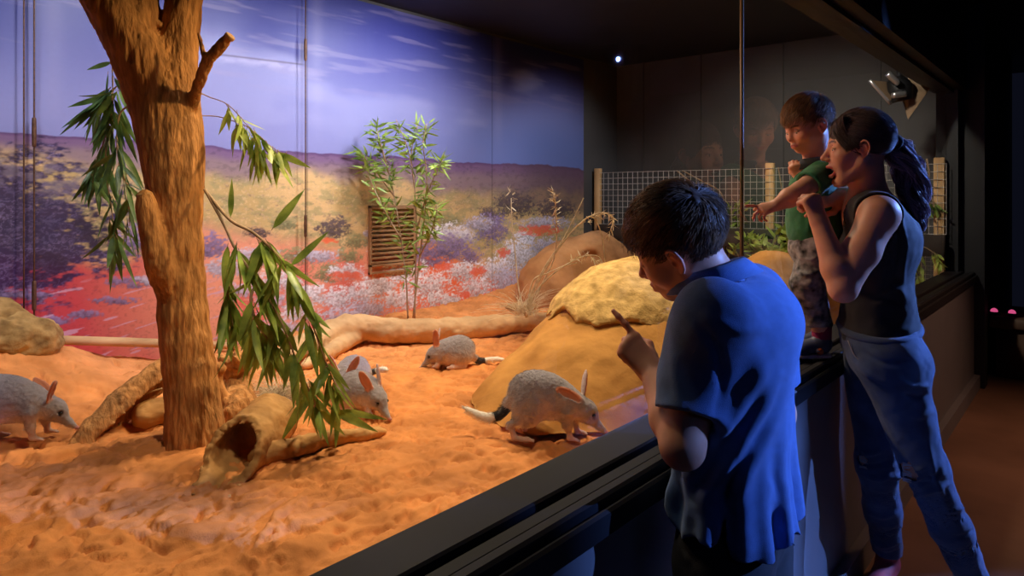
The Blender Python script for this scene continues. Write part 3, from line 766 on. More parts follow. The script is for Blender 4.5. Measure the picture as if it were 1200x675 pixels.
# ================================================================== MOUNDS AND ROCKS
M_mound = mat('ochre_termite_mound', (.45, .205, .05), .9, .18, 5, .45, 60, base2=(.56, .27, .07), spec=.15)
M_crust = mat('crumbling_yellow_crust', (.52, .32, .10), .9, .2, 22, .9, 90, base2=(.66, .42, .15), spec=.15)
M_rockr = mat('reddish_mound', (.42, .19, .07), .9, .2, 5, .5, 50, base2=(.52, .25, .10), spec=.15)
MC = np.array([2.82, 1.66, .40])
ops = Ops().ell(MC, [.72, .52, .46], .1).ell(MC + [.08, .0, .12], [.48, .38, .46], .16).ell(MC + [-.12, .05, -.04], [.84, .55, .24], .2)
ops.ell([3.25, 1.17, .55], [.42, .25, .50], .12).ell([3.55, 1.2, .6], [.3, .26, .42], .1)
for px, py, r in ((722, 428, .018), (700, 432, .02), (745, 420, .012)):
    q = P(px, py, 2.62); ops.ell(q, [r * 1.6, r, r * .7], .04, sub=True)
mnd = thing('termite_mound', (MC[0], MC[1], sand_h(MC[0], MC[1])), 'big ochre termite mound with crumbling yellow crust, by the glass in front of the boy', 'mound')
fn = lambda X: np.maximum(.44 - X[..., 2], YG + .035 - X[..., 1]).astype(np.float32)
sdf_thing('body', None, None, ops, .015, M_mound, lambda v: fbm(v[:, 0] * 5, v[:, 1] * 5, v[:, 2] * 5, seed=91, oct=5), .016, fn, parent=mnd)
cap = Ops().ell(MC + [.06, .02, .14], [.58, .46, .475], .05).ell(MC + [.3, .1, .1], [.4, .36, .44], .05)
def capcut(X):
    r = .05 * vnoise(X[..., 0] * 9, X[..., 1] * 9, seed=11) + .022 * vnoise(X[..., 0] * 30, X[..., 1] * 30, X[..., 2] * 30, seed=12)
    return np.maximum(.755 - .14 * (X[..., 0] - 2.6) + r - X[..., 2], YG + .04 - X[..., 1]).astype(np.float32)
sdf_thing('crust', None, None, cap, .011, M_crust, lambda v: fbm(v[:, 0] * 9, v[:, 1] * 9, v[:, 2] * 16, seed=92, oct=5) , .010, capcut, parent=mnd)
rc, rd = ground(672, 356); rc = np.array([4.46, 3.12, .5])
ops = Ops().ell(rc + [-.12, .05, .0], [.46, .36, .46], .1).ell(rc + [.1, -.05, .1], [.40, .34, .42], .1).ell(rc + [.45, -.1, -.05], [.42, .3, .40], .1)
for px, py, r in ((692, 299, .045), (722, 304, .03)): ops.ell(PX(px, py, 4.30), [r * 1.6, r * 1.3, r], .02, sub=True)
sdf_thing('termite_mound', 'rounded reddish mound with dark holes standing against the far corner of the mural', 'mound', ops, .014, M_rockr,
          lambda v: fbm(v[:, 0] * 5, v[:, 1] * 5, v[:, 2] * 5, seed=93, oct=5), .02, lambda X: (.44 - X[..., 2]).astype(np.float32))
M_rock = mat('mottled_boulder', (.24, .13, .045), .9, .3, 14, .8, 80, base2=(.44, .27, .10), spec=.15)
bc = PY(22, 388, 3.44)
sdf_thing('boulder', 'rough pitted ochre boulder on the sand bank at far left', 'rock', Ops().ell(bc + [-.04, 0, -.03], [.17, .12, .115], .05).ell(bc + [.06, 0, -.05], [.10, .1, .085], .05), .008, M_rock,
          lambda v: fbm(v[:, 0] * 11, v[:, 1] * 11, v[:, 2] * 11, seed=94, oct=5), .022)
bc = PY(-8, 368, 3.5)
sdf_thing('boulder', 'smaller ochre boulder at the photo edge, behind the rough pitted one', 'rock', Ops().ell(bc + [0, 0, -.05], [.13, .12, .11], .05).ell(bc + [-.1, 0, -.08], [.14, .12, .12], .05), .01, M_rock,
          lambda v: fbm(v[:, 0] * 9, v[:, 1] * 9, v[:, 2] * 9, seed=95, oct=4), .02)

# ================================================================== SAPLING, VENT, DRY GRASS
gb, gd = ground(484, 362); gd = 4.40
def sap(px0, pts, d): return [P(px0, 374, d)] + [P(x, y, d + o) for x, y, o in pts]
stems = [sap(478, [(476, 330, 0), (470, 280, .02), (462, 230, .03), (452, 190, .03), (440, 160, .02)], gd), sap(486, [(487, 320, 0), (488, 270, 0), (486, 220, -.02), (478, 175, -.02), (464, 140, 0)], gd),
         sap(484, [(492, 300, 0), (498, 250, -.03), (500, 205, -.05), (496, 170, -.06), (500, 145, -.06)], gd), [P(488, 270, gd), P(500, 230, gd - .08), P(512, 200, gd - .1), P(520, 186, gd - .1)],
         [P(470, 280, gd), P(452, 250, gd - .05), P(436, 215, gd - .05), P(426, 185, gd - .05)], [P(462, 230, gd + .03), P(440, 200, gd), P(420, 175, gd)], [P(486, 220, gd), P(482, 180, gd), P(490, 145, gd)],
         [P(452, 190, gd), P(446, 168, gd), P(440, 148, gd)], [P(492, 300, gd), P(504, 275, gd - .08), P(510, 255, gd - .1), P(512, 240, gd - .1)]]
spray('sapling', 'slender green sapling growing from the sand before the mural, in front of the vent', stems, 640, .10, .0085, M_leaf, seed=21, t0=.14, hang=.25, spread=.9, cat='sapling', rad=.006, stem_m=M_twig)
v0, v1 = PY(434, 241, YB - .03), PY(487, 308, YB - .03)
vent = thing('wooden_vent', ((v0[0] + v1[0]) / 2, YB - .02, v1[2]), 'small brown slatted wooden vent on the mural behind the sapling', 'vent')
M_vent = mat('brown_vent_wood', (.34, .19, .085), .7, .2, 20, .2, 80); yv = YB - .006
part('frame', merge(box((v0[0], yv - .022, v1[2] - .05), (v0[0] + .016, yv, v0[2])), box((v1[0] - .016, yv - .022, v1[2]), (v1[0], yv, v0[2])), box((v0[0], yv - .022, v0[2] - .016), (v1[0], yv, v0[2])),
                    box((v0[0], yv - .022, v1[2]), (v1[0], yv, v1[2] + .014)), box((v0[0], yv - .018, v1[2] - .05), (v1[0] - .02, yv, v1[2] - .038))), M_vent, vent, smooth=False)
ns = 13
for i in range(ns):
    z = v1[2] + .02 + (v0[2] - v1[2] - .045) * i / (ns - 1)
    part('slat', box((v0[0] + .012, yv - .026, z), (v1[0] - .012, yv - .004, z + .013)), M_vent, vent, smooth=False)
M_straw = mat('dry_straw', (.74, .55, .32), .7, .2, 30, .1, 90, base2=(.88, .74, .52), trans=.2)
def grass(label, root, blades, n_tuft, hgt, seed, name='dry_grass', heads=()):
    r = np.random.default_rng(seed); g = thing(name, tuple(root), label, 'dry grass')
    geo = []
    for b in blades: geo.append(tube(b, list(np.linspace(.0058, .0026, len(b))), 5, 24))
    if n_tuft:
        t = np.linspace(0, 1, 8)[None, :, None]; d0 = nrm(r.normal(0, 1, (n_tuft, 3)) * [.55, .55, .2] + [0, 0, .8]); L = hgt * r.uniform(.4, 1, (n_tuft, 1, 1))
        p = root + r.normal(0, .03, (n_tuft, 1, 3)) * [1, 1, 0] + d0[:, None] * L * t + np.array([0, 0, -1]) * L * .35 * t ** 2 + nrm(d0 * [1, 1, 0])[:, None] * L * .3 * t ** 2
        q = tubes(p, np.linspace(.0018, .0006, 8)[None].repeat(n_tuft, 0), 3); geo.append((q[0], q[1].tolist()))
    part('blades', merge(*geo), M_straw, g)
    if heads:
        B, D = [], []
        for c, ln, nn in heads:
            p = spline(c, nn); B.append(p); D.append(nrm(np.gradient(p, axis=0)) * .6 + r.normal(0, .55, (nn, 3)) + [0, 0, -.3])
        B, D = np.concatenate(B), np.concatenate(D); part('seed_heads', leaves(B, D, r.normal(0, 1, B.shape), r.uniform(.6, 1.2, len(B)) * heads[0][1], .0042, 5), M_straw, g)
    return g
gd = 4.1; gr = ground(617, 372)[0]
W4 = lambda L, d=4.15: [P(x, y, d) for x, y in L]
grass('tall arching dry grass with pale seed heads beyond the end of the pale log', W4([(616, 368)])[0],
      [W4([(616, 372), (622, 345), (640, 310), (660, 280), (684, 232)]), W4([(617, 372), (626, 340), (650, 298), (676, 265), (700, 250), (718, 252)]), W4([(617, 372), (628, 342), (652, 318), (680, 302), (700, 300), (708, 312)]),
       W4([(676, 265), (694, 254), (706, 280), (710, 326)]), W4([(616, 372), (608, 340), (604, 300), (600, 262), (599, 232)], 4.3), W4([(617, 370), (634, 335), (650, 300), (652, 260), (650, 226)], 4.3), W4([(617, 370), (624, 330), (642, 320), (660, 312), (676, 308)])],
      130, .28, 31, heads=[(W4([(652, 268), (651, 245), (649, 224)], 4.3), .05, 60), (W4([(684, 262), (704, 250), (718, 256), (714, 275)]), .05, 60), (W4([(668, 305), (690, 300), (706, 312)]), .045, 40), (W4([(598, 250), (600, 230), (596, 222)], 4.3), .03, 12)])
t0 = ground(326, 468)[0]
grass('low dry grass tuft on the sand behind the drooping branch', t0, [], 260, .17, 33)
t0 = ground(162, 470)[0]
grass('few thin straw stalks leaning over the bark slab', t0, [[ground(150, 478)[0], P(172, 458, 2.6), P(196, 440, 2.6)], [ground(150, 478)[0], P(170, 462, 2.6), P(190, 455, 2.6)]], 14, .12, 34)
# twig, upright stick and scraps at the end of the pale log
e = ground(660, 366)[0]; st = thing('forked_twig', tuple(e), 'small upright forked twig at the right end of the pale log', 'twig')
part('twig', merge(tube([P(659, 376, 4.25), P(660, 355, 4.25), P(661, 341, 4.25)], [.011, .009, .008], 8), tube([P(642, 372, 4.2), P(660, 375, 4.2), P(672, 368, 4.2)], [.006, .008, .006], 6), tube([P(660, 374, 4.22), P(668, 362, 4.22), P(678, 355, 4.22)], [.01, .012, .006], 6)), M_wood, st)
part('knot', merge(tube([P(664, 372, 4.22), P(668, 364, 4.22), P(675, 360, 4.22)], [.012, .024, .01], 8)), M_bark, st)
q = P(682, 364, 4.2); tag(sdf_thing('pebble', None, None, Ops().ell(q, [.03, .022, .018]), .005, mat('violet_stone', (.55, .5, .75), .4), nz(40), .003), 'small violet-white pebble beside the forked twig', 'stone')
r0 = ground(600, 358)[0]; q = P(628, 357, 4.9)
sdf_thing('flat_rock', 'flat dark rock on the sand at the foot of the reddish mound', 'rock', Ops().ell(P(615, 359, 4.62) , [.10, .07, .03]).ell(P(604, 360, 4.62), [.07, .06, .022]), .008, M_wood, nz(20), .008)

# ================================================================== FENCE AT THE FAR END
M_wire = mat('galvanised_wire', (.62, .58, .52), .45, .1, 40, metal=.3)
M_post = mat('pale_timber_post', (.62, .36, .15), .7, .15, 12, .3, 60, (1, 1, .2), base2=(.72, .45, .2))
M_sleeper = mat('dark_timber_sleeper', (.05, .035, .027), .85, .3, 10, .5, 50)
XF = 5.44
def at_x(px, x=XF): return PX(px, 200, x)[1]
fz0, fz1 = 1.05, 1.535
fy0, fy1 = at_x(1109), at_x(703)
fence = thing('wire_fence', (XF, (fy0 + fy1) / 2, fz0), 'square wire mesh fence on timber posts behind the heads at the far end', 'fence')
for px in (699, 901, 1100):
    y = at_x(px); V, F = box((XF + .004, y - .032, .70), (XF + .05, y + .032, 1.575), .004)
    part('post', (V, F), M_post, fence)
wy = np.arange(fy0, fy1, .052); wz = np.arange(fz0, fz1 + .001, .0535)
g1 = tubes(np.array([[[XF, y, fz0], [XF, y, fz1]] for y in wy]), np.full((len(wy), 2), .0022), 5)
g2 = tubes(np.array([[[XF - .004, fy0, z], [XF - .004, fy1, z]] for z in wz]), np.full((len(wz), 2), .0022), 5)
part('wire_mesh', merge(g1, g2), M_wire, fence)
tag(part('timber_sleeper', box((XF - .06, fy0, .90), (XF - .012, fy1, 1.045), .01), M_sleeper), 'long dark timber sleeper running under the wire mesh fence', 'sleeper')
wy = np.arange(at_x(1109, 5.7), at_x(1060, 5.7), .034); lz = np.arange(.70, .92, .03)
lower = merge(tubes(np.array([[[XF + .1, y, .68], [XF + .1, y, .93]] for y in wy]), np.full((len(wy), 2), .0015), 4), tubes(np.array([[[XF + .104, wy[0], z], [XF + .104, wy[-1], z]] for z in lz]), np.full((len(lz), 2), .0015), 4))
tag(part('wire_screen', lower, M_wire), 'small fine wire screen behind the woman, under the fence at its right end', 'wire screen')
def bush(name, label, px, py, x, n, L, W, m, sp, seed, hang=-.1, nst=5, ln=.25):
    c = PX(px, py, x); r = np.random.default_rng(seed)
    c[2] = sand_h(min(c[0], 5.8), c[1]) - .01
    top = PX(px, py, x)[2] - c[2]
    st = []
    for i in range(nst):
        dv = np.array([r.normal(0, .25) * sp, r.normal(0, 1) * sp, 1.0]); st.append([c, c + dv * [ln * .5, ln * .5, top * .6], c + dv * [ln, ln, top * r.uniform(.9, 1.25)]])
    return spray(name, label, st, n, L, W, m, seed=seed, t0=.3, hang=hang, spread=.9, cat='shrub', rad=.004)
bush('low_shrub', 'low olive shrub under the fence, directly left of the glass joint', 872, 285, 5.30, 60, .10, .016, M_leafy, .8, 41)
bush('low_shrub', 'pale leafy shrub under the fence between glass joint and toddler', 905, 283, 5.28, 120, .11, .018, M_leafy, .8, 42, nst=8)
bush('low_shrub', 'yellowish shrub under the fence, tucked against the toddler', 936, 272, 5.30, 90, .10, .016, M_leafy, .6, 43, nst=6)
bush('low_shrub', 'tall dark green shrub behind the fence, above the boy\'s neck', 848, 250, 5.62, 170, .10, .012, M_leaf, .7, 44, nst=9)
bush('low_shrub', 'small dark shrub behind the fence near the corner post', 790, 262, 5.62, 60, .09, .01, M_leafd, .7, 45)
X5 = lambda L, x=XF - .03: [PX(a, b, x) for a, b in L]
spray('hanging_twig', 'bare pale twig with a green leaf bunch hanging on the fence behind the ponytail', [X5([(1086, 186), (1089, 205), (1084, 220), (1076, 235)]), X5([(1084, 220), (1092, 232), (1094, 240)]), X5([(1089, 205), (1080, 215), (1076, 236), (1084, 246)])], 70, .085, .012, M_leaf, seed=51, t0=.8, hang=.8, spread=.5, rad=.006)
spray('hanging_twig', 'leafy twig drooping below the fence, right of the woman\'s waist', [X5([(1062, 266), (1068, 286), (1076, 300), (1072, 318)], 5.2), X5([(1070, 288), (1084, 290), (1096, 298), (1102, 308)], 5.2), X5([(1076, 300), (1080, 312), (1078, 326)], 5.2)], 42, .085, .012, M_leafy, seed=52, t0=.5, hang=.8, spread=.5, rad=.005)
def stick(label, pts, r, x):
    tag(part('bare_stick', tube([PX(a, b, x) for a, b in pts], r, 6), M_twig), label, 'stick')
stick('long bare stick leaning behind the fence above the boy\'s head', [(793, 200), (815, 218), (828, 232), (836, 268)], .007, 5.56)
stick('thinner bare stick crossing the long one behind the fence', [(800, 200), (822, 212), (846, 228), (850, 268)], .006, 5.60)
stick('pale twig leaning behind the fence beside the middle post', [(912, 196), (918, 230), (928, 262), (932, 285), (934, 312)], .005, 5.56)
# ================================================================== FLOODLIGHT OVER THE FAR GLASS
M_flap = mat('brown_metal_flap', (.34, .22, .13), .45, .2, 8, metal=.1); M_silver = mat('brushed_metal', (.6, .6, .62), .3, metal=.8)
fd = 4.45; A = lambda x, y, o=0: P(x, y, fd + o)
fo = thing('floodlight', tuple(A(1050, 105, .05)), 'floodlight with brown barn-door flaps under the ceiling at the far glass', 'floodlight')
def plate(a, b, c, d_, th=.006):
    q = np.array([a, b, c, d_]); n = nrm(np.cross(q[1] - q[0], q[2] - q[0])) * th
    V = np.concatenate([q, q + n]); return V, [(3, 2, 1, 0), (4, 5, 6, 7), (0, 1, 5, 4), (1, 2, 6, 5), (2, 3, 7, 6), (3, 0, 4, 7)]
part('flap', plate(A(1019, 94), A(1040, 96, .12), A(1048, 104, .12), A(1043, 121)), M_flap, fo, smooth=False)
part('flap', plate(A(1066, 88, .1), A(1090, 103), A(1064, 140), A(1056, 112, .12)), M_flap, fo, smooth=False)
part('flap_edge', tube([A(1019, 94, -.01), A(1044, 122, -.01)], .011, 8), M_silver, fo)
part('housing', merge(*[(lambda g: g)(tube([A(1048, 92, .05), A(1054, 103, .05), A(1058, 118, .05)], [.05, .075, .06], 14))]), M_black, fo)
part('clamp', tube([A(1040, 86, -.04), A(1053, 98, -.04)], .021, 10), M_silver, fo)
part('clamp', tube([A(1046, 112, -.04), A(1061, 110, -.04)], .02, 10), M_silver, fo)
part('bracket', tube([A(1054, 104, .06), np.array([*A(1054, 104, .08)[:2], 2.62])], .014, 8), M_black, fo)
# ================================================================== CORRIDOR END: LOW BENCH WITH GLOWING PINK REFLECTIONS
bx = PX(1165, 372, 6.0)
bench = thing('low_bench', (6.35, .05, 0), 'low dark bench block at the end of the dim corridor', 'bench')
part('seat', box((6.0, -.9, .36), (6.7, .62, .44), .012), M_conc, bench); part('plinth', box((6.05, -.85, 0), (6.65, .58, .36)), M_conc, bench)
M_pink = emis('pink_reflection_glow', (1, .12, .34), .6)  # glowing caps imitate pink reflections of a display
for i, (px, lab) in enumerate(((1148, 'left pink reflection made to glow on the corridor bench'), (1165, 'middle pink reflection made to glow on the corridor bench, brightest'), (1186, 'right pink reflection made to glow on the corridor bench, cut by the photo edge'))):
    c = PX(px, 373, 6.12); c[2] = .442; g = thing('pink_reflection', tuple(c), lab, 'reflection', 'glowing pink reflections on the corridor bench')
    part('base', tube([c, c + [0, 0, .02]], .03, 12), M_black, g); part('glow_cap', tube([c + [0, 0, .02], c + [0, 0, .035], c + [0, 0, .045]], [.024, .02, .008], 12), M_pink, g)
# ================================================================== BILBIES
M_fur = mat('soft_grey_fur', attr=True, rough=.75, vary=.14, scale=260, bump=.5, bscale=420, sheen=.5, spec=.2)
M_furs = mat('fur_strands', attr=True, rough=.6, vary=.1, scale=200, sheen=.3, spec=.25)
M_eye = mat('dark_glossy_eye', (.008, .006, .006), .08, spec=.8)

def bilby(label, pos, face, pose, seed, group, size=1.0, ears=None, tail=None, fur=1200, head=None):
    """local frame: x forward, y left, z up, ground at z=0"""
    M = frame(pos, face, UP, size); O = Ops(); r = np.random.default_rng(seed)
    if pose == 'stand':
        O.ell([-.045, 0, .145], [.088, .066, .085], .03, M).ell([.04, 0, .128], [.078, .054, .066], .03, M).ell([-.0, 0, .165], [.075, .05, .058], .03, M)
        hd = np.array([.135, 0, .098]) if head is None else np.array(head); hp = 38
        O.cap([.07, 0, .125], hd, .046, .035, .03, M)
        for s in (1, -1):
            O.ell([-.062, s * .048, .105], [.052, .026, .06], .02, M)
            kx = .012 * s
            O.chain([[-.078 + kx, s * .05, .075], [-.108 + kx, s * .052, .055], [-.094 + kx, s * .052, .012]], [.017, .011, .0085], .01, M)
            O.chain([[-.094 + kx, s * .052, .01], [-.052 + kx, s * .054, .008], [-.03 + kx, s * .054, .007]], [.009, .0085, .005], .008, M)
            for t in (-1, 1): O.cap([-.05 + kx, s * .054 + t * .004, .008], [-.026 + kx, s * .054 + t * .009, .005], .005, .003, .004, M)
            O.chain([[.075, s * .036, .1], [.088 + kx, s * .036, .055], [.094 + kx, s * .036, .014]], [.026, .014, .0095], .014, M)
            O.chain([[.094 + kx, s * .036, .012], [.118 + kx, s * .037, .008]], [.0095, .006], .008, M)
            for t in (-1, 0, 1): O.cap([.112 + kx, s * .037 + t * .004, .008], [.13 + kx, s * .037 + t * .008, .004], .0045, .002, .003, M)
        tl = tail or [[-.125, .0, .125], [-.15, 0, .082], [-.185, .0, .062], [-.225, 0, .066], [-.285, 0, .092]]
    else:
        O.ell([-.03, 0, .082], [.088, .078, .082], .03, M).ell([.03, 0, .075], [.075, .064, .068], .03, M)
        hd = np.array([.10, 0, .068]) if head is None else np.array(head); hp = 36
        O.cap([.05, 0, .08], hd, .05, .036, .03, M)
        for s in (1, -1):
            O.ell([-.035, s * .056, .055], [.056, .028, .05], .02, M)
            O.chain([[-.055, s * .066, .012], [.01, s * .07, .01], [.035, s * .07, .008]], [.012, .011, .006], .01, M)
            O.chain([[.07, s * .035, .05], [.085, s * .036, .014], [.112, s * .036, .008]], [.018, .011, .006], .012, M)
        tl = tail or [[-.105, 0, .05], [-.14, 0, .018], [-.18, 0, .014], [-.22, 0, .016], [-.27, 0, .02]]
    # head: long tapering snout
    hf = np.array([math.cos(math.radians(hp)), 0, -math.sin(math.radians(hp))])
    Hm = M @ frame(hd, hf, [0, 0, 1])
    O.ell([0, 0, .0], [.045, .034, .035], .018, Hm).cap([.02, 0, -.004], [.075, 0, -.012], .027, .011, .016, Hm).cap([.07, 0, -.012], [.098, 0, -.013], .011, .007, .008, Hm).ell([.102, 0, -.012], [.007, .007, .006], .004, Hm)
    for s in (1, -1): O.ell([.030, s * .026, .010], [.009, .006, .008], .006, Hm, sub=True)
    er = ears or [[(-.35, .35, .9)], [(.0, -.3, 1.0)]]
    ear_ops = []
    for s, e in zip((1, -1), er):
        d = nrm(np.array(e[0])); b = hd + hf * -.012 + np.array([0, s * .024, .026]); L = .098
        fn = nrm(np.cross(d, np.cross(nrm(np.array(e[1]) if len(e) > 1 else [1., s * .7, 0]), d)))
        E = M @ frame(b + d * L * .5, d, fn)
        O.ell([0, 0, 0], [L * .56, .019, .0075], .008, E); O.ell([.004, 0, .0075], [L * .44, .0125, .006], .003, E, sub=True); ear_ops.append(E)
    tp = spline(tl, 22); O.arc(tl, [.019, .0125, .0105, .010, .007], .012, M, n=16)
    pts = np.concatenate([xf(M, a[None] if k == 'ell' else np.stack([a, b])) if MM is M else (xf(MM, a[None] if k == 'ell' else np.stack([a, b]))) for k, a, b, ra, rb, kk, MM, sub in O])
    f = Field(pts.min(0) - .10 * size, pts.max(0) + .10 * size, .0026).run(O, pad=.03)
    V, F = f.mesh(1)
    L_ = xf(np.linalg.inv(M), V); N = vnormals(V, F); nl = N @ M[:3, :3] / size
    n = fbm(L_[:, 0] * 30, L_[:, 1] * 30, L_[:, 2] * 30, seed=seed); nf = fbm(L_[:, 0] * 110, L_[:, 1] * 110, L_[:, 2] * 110, seed=seed + 3, oct=2)
    V = V + N * (.0012 * nf + .0016 * n)[:, None] * size
    back, flank, belly, pink, foot = lin(146, 136, 138), lin(198, 174, 158), lin(236, 220, 206), lin(206, 128, 92), lin(214, 178, 160)
    t = sstep(-.55, .55, nl[:, 2] + .35 * n + (L_[:, 2] - .11) * 3)
    c = belly * (1 - sstep(-.9, -.2, nl[:, 2] + .2 * n))[:, None] + 0
    k = sstep(-.9, -.2, nl[:, 2] + .2 * n)[:, None]; c = belly * (1 - k) + (flank * (1 - t[:, None]) + back * t[:, None]) * k
    hl = xf(np.linalg.inv(Hm), V)
    inh = (hl[:, 0] > -.02) & (np.abs(hl[:, 1]) < .045) & (np.abs(hl[:, 2]) < .05)
    m = (inh * sstep(-.01, .02, hl[:, 0]))[:, None]; head_c = lin(150, 140, 140) * (1 - sstep(.0, .02, -hl[:, 2]))[:, None] + lin(190, 174, 164) * sstep(.0, .02, -hl[:, 2])[:, None]
    c = c * (1 - m) + head_c * m
    m = (inh * sstep(.094, .1, hl[:, 0]))[:, None]; c = c * (1 - m) + lin(196, 128, 120) * m
    for E in ear_ops:
        el = xf(np.linalg.inv(E), V); m = ((np.abs(el[:, 0]) < .06) & (np.abs(el[:, 1]) < .024) & (np.abs(el[:, 2]) < .010) & ((el[:, 0] / .0565) ** 2 + (el[:, 1] / .0205) ** 2 < 1.04)) * sstep(-.05, -.03, el[:, 0])
        inner = (el[:, 2] > -.002) & (N @ E[:3, 2] > 0)
        ec = np.where(inner[:, None], pink, lin(212, 186, 182)); c = c * (1 - m[:, None]) + ec * m[:, None]
    low = (1 - sstep(.018, .05, L_[:, 2]))[:, None] * (np.abs(L_[:, 1]) > .025)[:, None]; c = c * (1 - low) + foot * low
    dt = np.linalg.norm(L_[:, None, :] - tp[None], axis=2); ti = dt.argmin(1); td_ = dt.min(1); on = (td_ < .022) & (ti > 2)
    c = np.where(on[:, None], np.where((ti < 10)[:, None], lin(26, 24, 26), lin(246, 238, 226)), c)
    g = thing('bilby', tuple(pos), label, 'bilby', group)
    part('body', (V, F), M_fur, g, col=c)
    for s in (1, -1):
        e = xf(Hm, [.030, s * .0255, .0105]); part('eye', tube([e - [0, 0, .0062 * size], e - [0, 0, .004 * size], e, e + [0, 0, .004 * size], e + [0, 0, .0062 * size]], [.001, .005 * size, .0064 * size, .005 * size, .001], 10, 13), M_eye, g)
    if fur:
        i = r.choice(len(V), fur * 3); ok = ~(on[i] & (ti[i] < 3)) & (td_[i] > .0) & (low[i, 0] < .4); i = i[ok]
        for E in ear_ops:
            el = xf(np.linalg.inv(E), V[i]); i = i[~((np.abs(el[:, 0]) < .07) & (np.abs(el[:, 1]) < .03) & (np.abs(el[:, 2]) < .02))]
        bk = -M[:3, 0] / size; dirs = nrm(N[i] * .45 + bk * .9 + np.array([0, 0, -.25]) + r.normal(0, .18, (len(i), 3)))
        L = np.where(on[i], .014, .009) * size * r.uniform(.7, 1.3, len(i))
        p = V[i][:, None] + dirs[:, None] * L[:, None, None] * np.array([0, .5, 1])[None, :, None] - N[i][:, None] * .001
        cc = np.repeat(c[i] * r.uniform(.8, 1.2, (len(i), 1)), 9, axis=0)
        q = tubes(p, np.array([.0009, .0006, .0001])[None] * size, 3); part('fur', (q[0], q[1]), M_furs, g, col=cc)
    return g
def turn(deg):   # heading measured from image right (along the picture plane) turning away from the camera
    a = math.radians(deg); return RGT * math.cos(a) + FWD * math.sin(a)
BG = 'bilbies on the sand'
bp = ground(640, 513)[0]
bilby('grey bilby foraging with raised back beside the termite mound, closest to the glass', bp + [0, 0, .002], turn(-6), 'stand', 3, BG, 1.03,
      ears=[[(.14, .10, 1.0), (1, .3, 0)], [(-.88, -.16, .50), (.1, -1, .35)]], fur=2600)
bp = ground(10, 518)[0]
bilby('grey bilby with dark hanging tail at the sand bank, left of the tree trunk', bp + [0, 0, .004], turn(18), 'stand', 4, BG, .98,
      ears=[[(-.75, .35, .75), (.3, -.6, .3)], [(.35, -.5, .85), (1, -.4, 0)]], tail=[[-.12, -.01, .12], [-.14, -.03, .09], [-.152, -.06, .06], [-.158, -.09, .035], [-.162, -.125, .018]], fur=1800)
bp = ground(531, 429)[0]
bilby('small crouching bilby with pale tail stretched out behind, in front of the long log', bp, turn(190), 'crouch', 5, BG, .95,
      ears=[[(.05, .05, 1.0), (.2, .9, 0)], [(-.22, -.1, 1.0), (1, -.3, 0)]], tail=[[-.105, .0, .045], [-.14, -.01, .02], [-.18, -.02, .02], [-.225, -.01, .024], [-.275, .01, .024]], fur=900)
bp = ground(424, 481)[0]
bilby('pale crouching bilby beside the leaf tips, in front of the half hidden one', bp, turn(-38), 'crouch', 6, BG, .95,
      ears=[[(-.3, .1, .9), (.4, .9, .2)], [(-.2, -.45, .9), (.8, -.6, 0)]], tail=[[-.105, 0, .05], [-.13, .03, .03], [-.12, .09, .02], [-.08, .13, .02], [-.03, .15, .02]], fur=900)
bp = ground(408, 462)[0] + FWD * .05
bilby('whitish bilby crouching behind its neighbour, half hidden by the drooping leaves', bp, turn(-100), 'crouch', 8, BG, .92,
      ears=[[(-.1, .5, .85), (.9, .4, 0)], [(-.1, -.5, .85), (.9, -.4, 0)]], tail=[[-.105, .0, .06], [-.12, .05, .06], [-.10, .10, .08], [-.07, .14, .09], [-.03, .165, .10]], fur=600)
# ================================================================== PEOPLE
M_skin = mat('skin', attr=True, rough=.48, vary=.05, scale=90, bump=.06, bscale=500, sss=.25, spec=.4)
M_eyeb = mat('eye', attr=True, rough=.08, spec=.7)
SKIN, LIP, BROW = lin(226, 166, 138), lin(186, 98, 92), lin(74, 48, 36)

